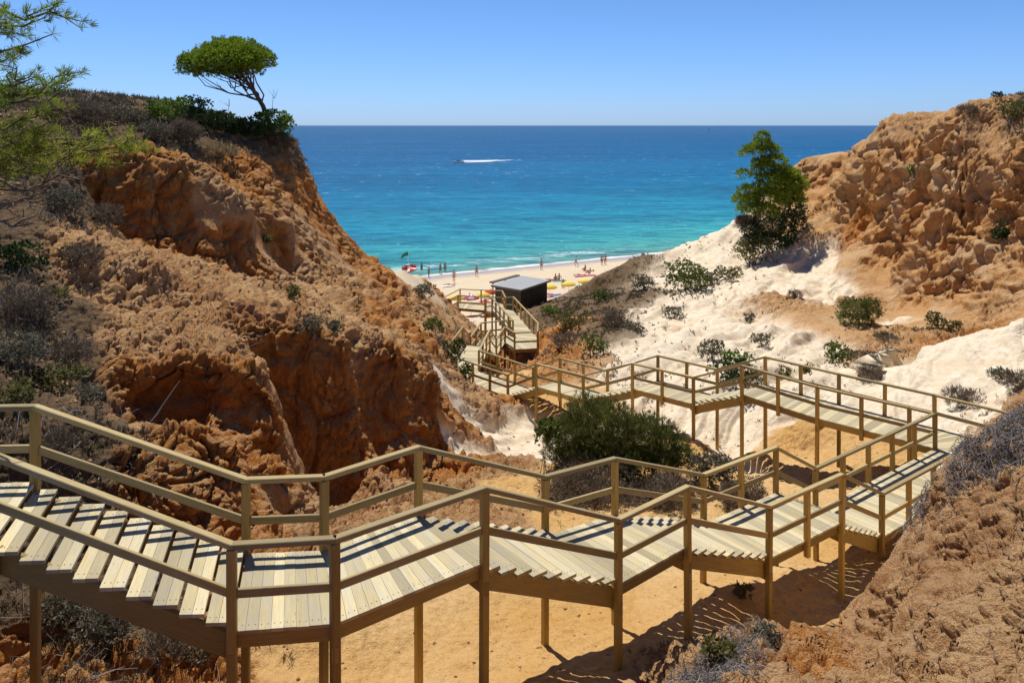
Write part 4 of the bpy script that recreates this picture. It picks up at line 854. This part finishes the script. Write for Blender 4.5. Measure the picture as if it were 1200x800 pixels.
def sticks(name, label, sel, n, ln, th, mk, lift=.03, pw=1.0, pt=-.2):
    w_ = FA*sel*np.clip((patch+patch2*.5-pt)*4, 0, 1)/FC[:, 1]**pw; w_ = w_/w_.sum(); s = R.choice(len(T), n, p=w_)
    nn = unit(FN[s]); tdir = unit(np.cross(nn, R.normal(size=(n, 3)))); L = ln*R.uniform(.35, 1.5, n)**1.4
    c_ = FC[s]+nn*R.uniform(.0, lift*2.2, n)[:, None]; k = 4; Vs = []; sd = np.cross(nn, tdir); bend = R.normal(size=n)*.25
    for j in range(k):
        f_ = j/(k-1)-.5; pc = c_+tdir*(L*f_)[:, None]+sd*(L*bend*(f_*f_*4-1)*.35)[:, None]+nn*(R.normal(size=n)*lift*.6)[:, None]; r_ = th*(1-.5*abs(f_))*R.uniform(.7, 1.4, n)
        for an in (0, 2.1, 4.2): Vs.append(pc+(sd*math.cos(an)+nn*math.sin(an))*r_[:, None])
    Vs = np.stack(Vs, 1); Tt = []
    for j in range(k-1):
        for q in range(3):
            a_, b_ = j*3+q, j*3+(q+1) % 3; Tt += [(a_, b_, b_+3), (a_, b_+3, a_+3)]
    Tt = (np.arange(n)[:, None, None]*(k*3)+np.array(Tt)[None]).reshape(-1, 3)
    o = npmesh(name, Vs.reshape(-1, 3), Tt, M[mk], attrs={'rnd': np.repeat(R.uniform(0, 1, n), k*3)}); tag(o, label, kind='stuff')
sticks('dead_twigs', 'grey dead twigs matted over the near mound', mound*sst(FVg, .5, .9), 5500, .26, .0045, 'dead', .035)
sticks('loose_twigs', 'stray twigs lying on the earth of the near mound', mound*(FVg < .6)*(.15+FVg), 350, .22, .0045, 'dead', .01)
sticks('loose_twigs', 'stray twigs on the left slope', onleft*(FVg > .3)*(FC[:, 1] < 30), 900, .5, .006, 'dead', .06)
# pebbles and crumbs of rock
def pebbles(name, label, sel, n, r0, mk, pw=1.0):
    w_ = FA*sel*np.clip((patch2+.15)*3, .05, 1)/FC[:, 1]**pw; w_ /= w_.sum(); s = R.choice(len(T), n, p=w_); c_ = FC[s]
    base = np.array([(1, 0, 0), (-1, 0, 0), (0, 1, 0), (0, -1, 0), (0, 0, 1), (0, 0, -1)], float); tri = np.array([(0, 2, 4), (2, 1, 4), (1, 3, 4), (3, 0, 4), (2, 0, 5), (1, 2, 5), (3, 1, 5), (0, 3, 5)])
    sz = r0*R.uniform(.4, 1, n)**2*2*np.clip(c_[:, 1]/12, .7, 2.5); Vs = c_[:, None]+base[None]*sz[:, None, None]*R.uniform(.6, 1.3, (n, 6, 1))*np.array([1, 1, .7]); Tt = (np.arange(n)[:, None, None]*6+tri[None]).reshape(-1, 3)
    o = npmesh(name, Vs.reshape(-1, 3), Tt, M[mk], attrs={'rnd': np.repeat(R.uniform(0, 1, n), 6)}); tag(o, label, kind='stuff')
M['crumb'] = leafmat('rock_crumbs', (.22, .10, .035), (.46, .29, .14), 0, .9)
pebbles('pebbles', 'crumbs of rock strewn on the gully sand', gul, 1600, .022, 'crumb')
pebbles('pebbles', 'crumbs of rock on the left cliff ledges', onleft*(FN[:, 2] > .55)*(FC[:, 1] < 40), 3500, .03, 'crumb')
pebbles('pebbles', 'crumbs of rock on the near mound', mound, 1500, .022, 'crumb')
# ------------------------------------------------------------------ hut, beach life, boats
def onbeach(u, v, h=0):
    k = (u-600)/F; den = (v-147)/F-.092+.092*.53*k; Y = (24-h-.092*129.5)/den
    return k*Y, Y, beachz(k*Y, Y)
M['black'] = simple('black_boards', (.012, .011, .010), .6, .3, 3)
M['roofgrey'] = simple('grey_roofing', (.31, .315, .32), .7, .1, 1.5)
M['trim'] = simple('dark_trim', (.10, .09, .08), .6)
M['white'] = simple('white_paint', (.78, .78, .76), .4, .04)
# black hut with a mono-pitch roof
ca = Vector((.78, 69.7, 0)); eL = Vector((-2.35, 1.95, 0)); eR = Vector((2.55, 3.07, 0)); zb, zt = -18.6, -14.95
hut = empty('beach_hut', (ca.x, ca.y, -17)); tag(hut, 'black wooden beach hut with a pale grey sloping roof at the end of the gully', 'hut')
def hv(a, b, z): p = ca+eL*a+eR*b; return (p.x-ca.x, p.y-ca.y, z+17)
rise_ = lambda a, b: zt-.02*a+.18*b
def prism(name, corners, z0f, z1f, m, par):
    n = len(corners); v = [hv(a, b, z0f(a, b)) for a, b in corners]+[hv(a, b, z1f(a, b)) for a, b in corners]
    f = [tuple(range(n))[::-1], tuple(range(n, 2*n))]+[(i, (i+1) % n, n+(i+1) % n, n+i) for i in range(n)]
    me = bpy.data.meshes.new(name); me.from_pydata(v, [], f); me.materials.append(m); o = bpy.data.objects.new(name, me); COL.objects.link(o); o.parent = par; return o
prism('wall', [(0, 0), (0, 1), (1, 1), (1, 0)], lambda a, b: zb, lambda a, b: rise_(a, b), M['black'], hut)
prism('roof', [(-.07, -.05), (-.07, 1.06), (1.08, 1.06), (1.08, -.05)], lambda a, b: rise_(a, b)+.005, lambda a, b: rise_(a, b)+.10, M['roofgrey'], hut)
prism('fascia', [(-.085, -.06), (-.085, 1.07), (-.072, 1.07), (-.072, -.06)], lambda a, b: rise_(a, b)-.06, lambda a, b: rise_(a, b)+.11, M['trim'], hut)
prism('fascia', [(-.085, -.075), (-.085, -.055), (1.09, -.055), (1.09, -.075)], lambda a, b: rise_(a, b)-.06, lambda a, b: rise_(a, b)+.11, M['trim'], hut)
for k in range(1, 14):   # upright boards
    t = k/14; prism('batten', [(-.012, t-.006), (-.012, t+.006), (-.001, t+.006), (-.001, t-.006)], lambda a, b: zb, lambda a, b: rise_(0, t)-.02, M['black'], hut)
# a second low roof edge behind the hut
x, y, z = P(576, 331, 78); x2, y2, z2 = P(607, 322.5, 84)
sh = empty('shade_roof', (x, y, z-2.4)); tag(sh, 'low dark flat roof edge showing behind the left of the black hut', 'shelter')
m = MB(); m.box((0, 0, 2.4), (x2-x, y2-y, z2-z+2.4), .5, .14); m.build('roof', M['trim'], sh)
for s in (.05, .5, .95):
    q = Vector((x2-x, y2-y, z2-z))*s; m = MB(); m.box((q.x, q.y, -1.6), (q.x, q.y, 2.35+q.z), .12, .12, up=(1, 0, 0)); m.build('post', M['trim'], sh)

# people
SK = [simple('skin', c, .6, .05) for c in ((.42, .22, .13), (.33, .165, .09), (.50, .29, .18))]
CL = {k: simple('cloth_'+k, c, .8, .05) for k, c in dict(black=(.02, .02, .025), red=(.55, .04, .03), orange=(.6, .18, .04), blue=(.04, .09, .3), white=(.75, .74, .72), pink=(.55, .12, .2), green=(.03, .2, .09), yellow=(.78, .58, .08), teal=(.03, .22, .22)).items()}
HAIR = simple('hair', (.035, .022, .014), .7)
def body(joints, edges, m, par, name='body'):
    me = bpy.data.meshes.new(name); me.from_pydata([j[:3] for j in joints], edges, []); o = bpy.data.objects.new(name, me); COL.objects.link(o)
    md = o.modifiers.new('skin', 'SKIN'); md.use_smooth_shade = True
    for i, j in enumerate(joints): me.skin_vertices[0].data[i].radius = (j[3], j[3]*(j[4] if len(j) > 4 else 1))
    me.skin_vertices[0].data[0].use_root = True
    sb = o.modifiers.new('sub', 'SUBSURF'); sb.levels = 1; sb.render_levels = 1
    me.materials.append(m); o.parent = par; return o
def person(u, v, pose, skin, cloth, label, yaw=0, group='people on the beach', h=1.72, top=False, dz=0):
    x, y, z = onbeach(u, v); r_ = empty('person', (x, y, z+dz), yaw); tag(r_, label, 'person', group); s = h/1.72
    if pose in ('stand', 'walk'):
        w_ = .24 if pose == 'walk' else .04; sw = .16 if pose == 'walk' else .03
        J = [(0, 0, .95, .13, .8), (0, 0, 1.18, .125, .75), (0, 0, 1.40, .15, .65), (0, 0, 1.50, .055), (0, .01, 1.58, .075), (0, 0, 1.67, .085, 1.1), (0, 0, 1.74, .05),
             (.10, 0, .88, .095), (.11, w_, .50, .062), (.11, -w_*.2 if pose == 'walk' else 0, .08, .04), (.11, .12, .03, .035),
             (-.10, 0, .88, .095), (-.11, -w_, .50, .062), (-.11, -w_*1.9, .10, .04), (-.11, -w_*1.9+.12, .03, .035),
             (.20, 0, 1.42, .055), (.26, -sw, 1.14, .042), (.27, sw*.6, .88, .03), (.27, sw, .79, .03), (-.20, 0, 1.42, .055), (-.26, sw, 1.14, .042), (-.27, sw*1.6, .88, .03), (-.27, sw*2, .79, .03)]
        hd = (0, -.02, 1.70)
        tr = [(0, 0, .98, .15, .85), (.10, 0, .84, .11), (-.10, 0, .84, .11), (.105, w_*.4, .70, .10), (-.105, -w_*.4, .70, .10)]; te = [(0, 1), (0, 2), (1, 3), (2, 4)]
    elif pose == 'sit':
        J = [(0, 0, .13, .14, .8), (0, -.08, .36, .125, .75), (0, -.10, .58, .15, .65), (0, -.08, .68, .055), (0, -.06, .76, .075), (0, -.05, .85, .085, 1.1), (0, -.05, .92, .05),
             (.11, .05, .13, .095), (.13, .38, .42, .062), (.13, .62, .10, .04), (.13, .74, .05, .035), (-.11, .05, .13, .095), (-.13, .38, .42, .062), (-.13, .62, .10, .04), (-.13, .74, .05, .035),
             (.20, -.1, .60, .055), (.25, .1, .42, .042), (.18, .32, .38, .03), (.16, .40, .38, .03), (-.20, -.1, .60, .055), (-.26, -.22, .34, .042), (-.27, -.28, .08, .03), (-.27, -.26, .04, .03)]
        hd = (0, -.07, .88); tr = [(0, 0, .14, .16, .85), (.11, .1, .16, .115), (-.11, .1, .16, .115), (.12, .22, .27, .1), (-.12, .22, .27, .1)]; te = [(0, 1), (0, 2), (1, 3), (2, 4)]
    else:  # lying
        J = [(0, 0, .12, .14, .8), (0, -.22, .12, .125, .75), (0, -.44, .13, .15, .65), (0, -.55, .12, .055), (0, -.63, .13, .075), (0, -.71, .14, .085, 1.1), (0, -.78, .14, .05),
             (.10, .08, .12, .095), (.12, .45, .14, .062), (.13, .88, .07, .04), (.13, .93, .12, .035), (-.10, .08, .12, .095), (-.12, .44, .20, .062), (-.13, .84, .07, .04), (-.13, .89, .12, .035),
             (.20, -.46, .12, .055), (.30, -.2, .08, .042), (.30, .04, .06, .03), (.30, .12, .06, .03), (-.20, -.46, .12, .055), (-.32, -.6, .08, .042), (-.22, -.8, .07, .03), (-.16, -.86, .07, .03)]
        hd = (0, -.75, .15); tr = [(0, 0, .12, .155, .85), (.10, .12, .12, .11), (-.10, .12, .12, .11), (.11, .24, .12, .1), (-.11, .24, .12, .1)]; te = [(0, 1), (0, 2), (1, 3), (2, 4)]
    E = [(0, 1), (1, 2), (2, 3), (3, 4), (4, 5), (5, 6), (0, 7), (7, 8), (8, 9), (9, 10), (0, 11), (11, 12), (12, 13), (13, 14), (2, 15), (15, 16), (16, 17), (17, 18), (2, 19), (19, 20), (20, 21), (21, 22)]
    sc = lambda L_: [tuple(c*s for c in j[:4])+tuple(j[4:]) for j in L_]
    body(sc(J), E, SK[skin], r_); body(sc(tr), te, CL[cloth], r_, 'shorts')
    if top:
        a_, b_ = J[1], J[2]; body(sc([(a_[0], a_[1], a_[2], .14, .8), (b_[0], b_[1], b_[2], .165, .7)]), [(0, 1)], CL[cloth], r_, 'top')
    hx, hy, hz = [c*s for c in hd]
    bm_ = tube([(hx, hy-.03, hz-.09), (hx, hy-.01, hz-.02), (hx, hy, hz+.05), (hx, hy, hz+.09)], [.06, .1, .095, .03], 8); npmesh('hair', *bm_[:2], HAIR, r_, smooth=True)
    return r_
person(494, 320, 'stand', 1, 'black', 'person standing at the waterline just right of the red parasols', 2.5)
person(502.5, 325, 'stand', 0, 'blue', 'person half hidden behind the sandy ridge below the waterline', 1, h=1.65)
person(516, 321.5, 'stand', 1, 'black', 'left one of two people standing close together in the shallows', 3)
person(521.5, 319.8, 'stand', 1, 'blue', 'right one of two people standing close together in the shallows', 2.7)
person(539, 309, 'stand', 1, 'black', 'left bather wading in the sea above the wet sand', 0, 'bathers in the sea', dz=-.7)
person(543.5, 308, 'stand', 0, 'red', 'right bather wading in the sea above the wet sand', .6, 'bathers in the sea', dz=-.7)
person(558.5, 324.5, 'walk', 0, 'orange', 'person walking on the wet sand left of the black hut', 3.0)
person(532, 331, 'stand', 2, 'orange', 'person in orange standing on dry sand above the far stairs', 3.3, top=True, h=1.8)
person(526.5, 334.5, 'lie', 1, 'black', 'person lying on the sand near the one in orange', 1.4)
person(634.5, 316.3, 'stand', 0, 'black', 'lone person standing at the surf edge above the hut roof', 3.1)
person(675, 312.5, 'walk', 2, 'teal', 'person walking alone along the surf right of centre', 1.6)
person(705.3, 310.8, 'stand', 1, 'black', 'left one of the couple standing by the water on the right', 3)
person(709.3, 310.5, 'stand', 1, 'red', 'right one of the couple standing by the water on the right', 3.1, top=True)
person(685.5, 317.5, 'sit', 1, 'black', 'dark figure sitting on the sand above the yellow parasols', .5)
person(690, 318, 'lie', 0, 'blue', 'person lying beside the dark sitting figure', 1.8)
person(644.5, 328.5, 'lie', 1, 'pink', 'sunbather lying left of the person seated on a towel', 1.5)
person(651, 328.7, 'sit', 0, 'black', 'short figure seated between a sunbather and a taller seated person', 0)
person(655, 328.3, 'sit', 1, 'pink', 'person seated upright on a towel behind the yellow parasols', 2.6, top=True)
person(679, 323, 'lie', 0, 'red', 'sunbather lying at the left of the pink towels', 1.3)
person(691, 321.5, 'sit', 0, 'pink', 'person seated among the pink towels', 1)
person(660, 336, 'sit', 1, 'black', 'dark figure sitting in the shade between two yellow parasols', 3)
person(549.5, 353, 'sit', 1, 'red', 'person in red sitting behind the far railing', 1)
def towel(u, v, cloth, label, yaw):
    x, y, z = onbeach(u, v); m = MB(); m.box((-.9, 0, .015), (.9, 0, .015), .75, .03); m.r = m.g = []; o = m.build('towel', CL[cloth]); o.location = (x, y, z+.02); o.rotation_euler = (0, 0, yaw)
    tag(o, label, 'towel', 'towels on the beach')
for a in ((655.5, 329, 'teal', 'teal towel under the person seated upright', .2), (644, 329, 'pink', 'pink towel under the sunbather left of the seated people', .1), (680, 323.5, 'pink', 'pink towel at the left of the sunbathing group', .3), (691, 322.5, 'pink', 'pink towel at the right of the sunbathing group', .1), (526, 335, 'white', 'white towel near the person in orange', .3), (640, 345, 'red', 'red towel just right of the black hut', .1), (651, 346, 'blue', 'blue towel on the sand right of the black hut', .5), (552, 347, 'white', 'white towel behind the far railing', .1)): towel(*a)
PG = 'parasols on the beach'
def parasol(u, v, r, cloth, label, tilt=0, c2=None, hh=2.15):
    x, y, z = onbeach(u, v, hh); r_ = empty('parasol', (x, y, z)); tag(r_, label, 'parasol', PG); r_.rotation_euler = (tilt, 0, R.uniform(0, 6))
    npmesh('pole', *tube([(0, 0, -.3), (0, 0, hh+.1)], [.025, .025], 6)[:2], M['white'], r_)
    n = 8; vs = [(0, 0, hh+.1)]; 
    for k in range(n): an = 2*math.pi*k/n; vs.append((r*math.cos(an), r*math.sin(an), hh-.28*r))
    for k in range(n): an = 2*math.pi*k/n; vs.append((r*math.cos(an), r*math.sin(an), hh-.28*r-.16))
    f1 = [(0, k+1, (k+1) % n+1) for k in range(n)]; f2 = []
    for k in range(n): a_, b_ = k+1, (k+1) % n+1; f2 += [(a_, a_+n, b_+n), (a_, b_+n, b_)]
    me = npmesh('canopy', vs, f1+f2, CL[cloth], r_)
    if c2:
        me.data.materials.append(CL[c2])
        for i, p in enumerate(me.data.polygons): p.material_index = i % 2 if i < n else 0
    so = me.modifiers.new('thick', 'SOLIDIFY'); so.thickness = .02
parasol(644, 333.2, .85, 'yellow', 'yellow parasol nearest the right side of the black hut')
parasol(666, 330, .85, 'yellow', 'yellow parasol in the middle between two others right of the hut')
parasol(685.5, 326.6, .85, 'yellow', 'yellow parasol farthest right, against the hillside')
parasol(534.5, 346, .8, 'yellow', 'yellow parasol behind the leftmost end of the far railing')
parasol(566, 342.5, .8, 'yellow', 'yellow parasol left of a red one beside the hut')
parasol(575.5, 339.4, .75, 'red', 'small red parasol just left of the black hut')
parasol(552, 345, .9, 'pink', 'pink and white parasol behind the far railing between two yellow ones', 0, 'white')
parasol(568, 352, .75, 'red', 'low red parasol seen through the far railing', 0, None, 1.6)
parasol(481, 309.5, 1.25, 'red', 'tilted red parasol poking above the sandy ridge on the left', .5, 'white')
parasol(485.5, 313.5, 1.1, 'red', 'red and white parasol right below the tilted red one', .3, 'white')
# lifeguard flag
x, y, z = onbeach(478.5, 319); fl = empty('flag_pole', (x, y, z)); tag(fl, 'green warning flag on a pole above the sandy ridge', 'flag')
npmesh('pole', *tube([(0, 0, -.4), (0, 0, 3.6)], [.04, .03], 6)[:2], M['white'], fl)
n = 7; vs = [(-i*.2, .1*math.sin(i*1.3), 3.5-.02*i*i-j*.7+j*.03*i) for i in range(n) for j in (0, 1)]; fs = []
for i in range(n-1): fs += [(2*i, 2*i+1, 2*i+3), (2*i, 2*i+3, 2*i+2)]
fo = npmesh('flag', vs, fs, CL['green'], fl); fo.modifiers.new('thick', 'SOLIDIFY').thickness = .015
# speedboat and wake
bx, by = P(537, 192, 490)[0], 490
bt = empty('speedboat', (bx, by, -24), math.pi+.55); tag(bt, 'small white speedboat running left with a wake behind it', 'boat')
hl = []; sec = [(-3.6, .95, .15), (-2, 1.1, .1), (0, 1.15, .05), (2, .95, .1), (3.2, .45, .3), (3.9, .03, .55)]
for x, w_, zb_ in sec: hl += [(x, 0, zb_-.25), (x, w_*.8, zb_), (x, w_, .95+max(0, x)*.08), (x, 0, 1.0+max(0, x)*.08), (x, -w_, .95+max(0, x)*.08), (x, -w_*.8, zb_)]
ff = []
for i in range(len(sec)-1):
    for k in range(6): a_, b_ = i*6+k, i*6+(k+1) % 6; ff += [(a_, b_, b_+6), (a_, b_+6, a_+6)]
ff += [(0, k, k+1) for k in range(1, 5)]
npmesh('hull', hl, ff, M['white'], bt)
m = MB(); m.box((-.8, 0, 1.35), (1.2, 0, 1.35), 1.3, .7); m.r = m.g = []; m.build('cockpit', M['trim'], bt)
m = MB(); m.box((-4.1, 0, .7), (-3.55, 0, .7), .5, 1.2); m.r = m.g = []; m.build('outboard_motor', M['black'], bt)
foam = mat('foam'); fm, ft, fb = foam
fco = objco(ft, (.16, .8, 1)); fa = noise(ft, fco, 1.0, 6, .7); at_ = N(ft, 'Attribute', attribute_name='rnd').outputs['Fac']
fac = ramp(ft, mth(ft, 'ADD', mth(ft, 'MULTIPLY', fa, 1.0), mth(ft, 'MULTIPLY_ADD', at_, .9, -.55)), [(.38, (0,)), (.52, (1,))])
fb.inputs['Base Color'].default_value = (.85, .88, .9, 1); fb.inputs['Roughness'].default_value = .9; ft.links.new(fac, fb.inputs['Alpha'])
n = 40; vs = []; rr = []
for i in range(n+1):
    t = i/n; L = 95*t; 
    for j in range(5): s_ = (j/4-.5); vs.append((L, s_*(3+9*t), .1+1.5*math.exp(-t*2.2)*(1-4*s_*s_))); rr.append(max(0, 1.0-t*.95)*(1-abs(s_)*.5))
fs = []
for i in range(n):
    for j in range(4): a_ = i*5+j; fs += [(a_, a_+1, a_+6), (a_, a_+6, a_+5)]
wk = npmesh('wake', vs, fs, fm, attrs={'rnd': rr}); wk.location = (bx+2.6, by+2.4, -24); wk.rotation_euler = (0, 0, .8); tag(wk, 'white foam wake trailing to the right of the speedboat', kind='stuff')
# sailing boats near the horizon
for u, v, Y, hh, lb in ((830.5, 153, 3600, 17, 'tiny white sailing boat just below the horizon left of the tall pine'), (852, 150, 6500, 12, 'fainter speck of a boat on the horizon nearer the tall pine')):
    x = (u-600)/F*Y; s_ = empty('sailing_boat', (x, Y, -24)); tag(s_, lb, 'boat', 'sailing boats far out')
    npmesh('sail', [(0, 0, 1.5), (hh*.42, 0, 1.6), (0, 0, hh), (.0, .1, 1.5), (hh*.42, .1, 1.6), (0, .1, hh), (-.5, 0, 1.6), (-hh*.3, 0, 1.8), (-.3, 0, hh*.85)], [(0, 1, 2), (5, 4, 3), (6, 8, 7)], M['white'], s_)
    hl = [(-6, 0, 1.3), (-3, -1.3, 1.2), (4, -1.2, 1.2), (5, 0, 1.2), (4, 1.2, 1.2), (-3, 1.3, 1.2), (-4, 0, -.3), (4, 0, -.3)]
    npmesh('hull', hl, [(0, 1, 5), (1, 2, 5), (2, 4, 5), (2, 3, 4), (0, 6, 1), (1, 6, 7), (1, 7, 2), (2, 7, 3), (3, 7, 4), (4, 7, 5), (5, 7, 6), (5, 6, 0)], M['white'], s_)
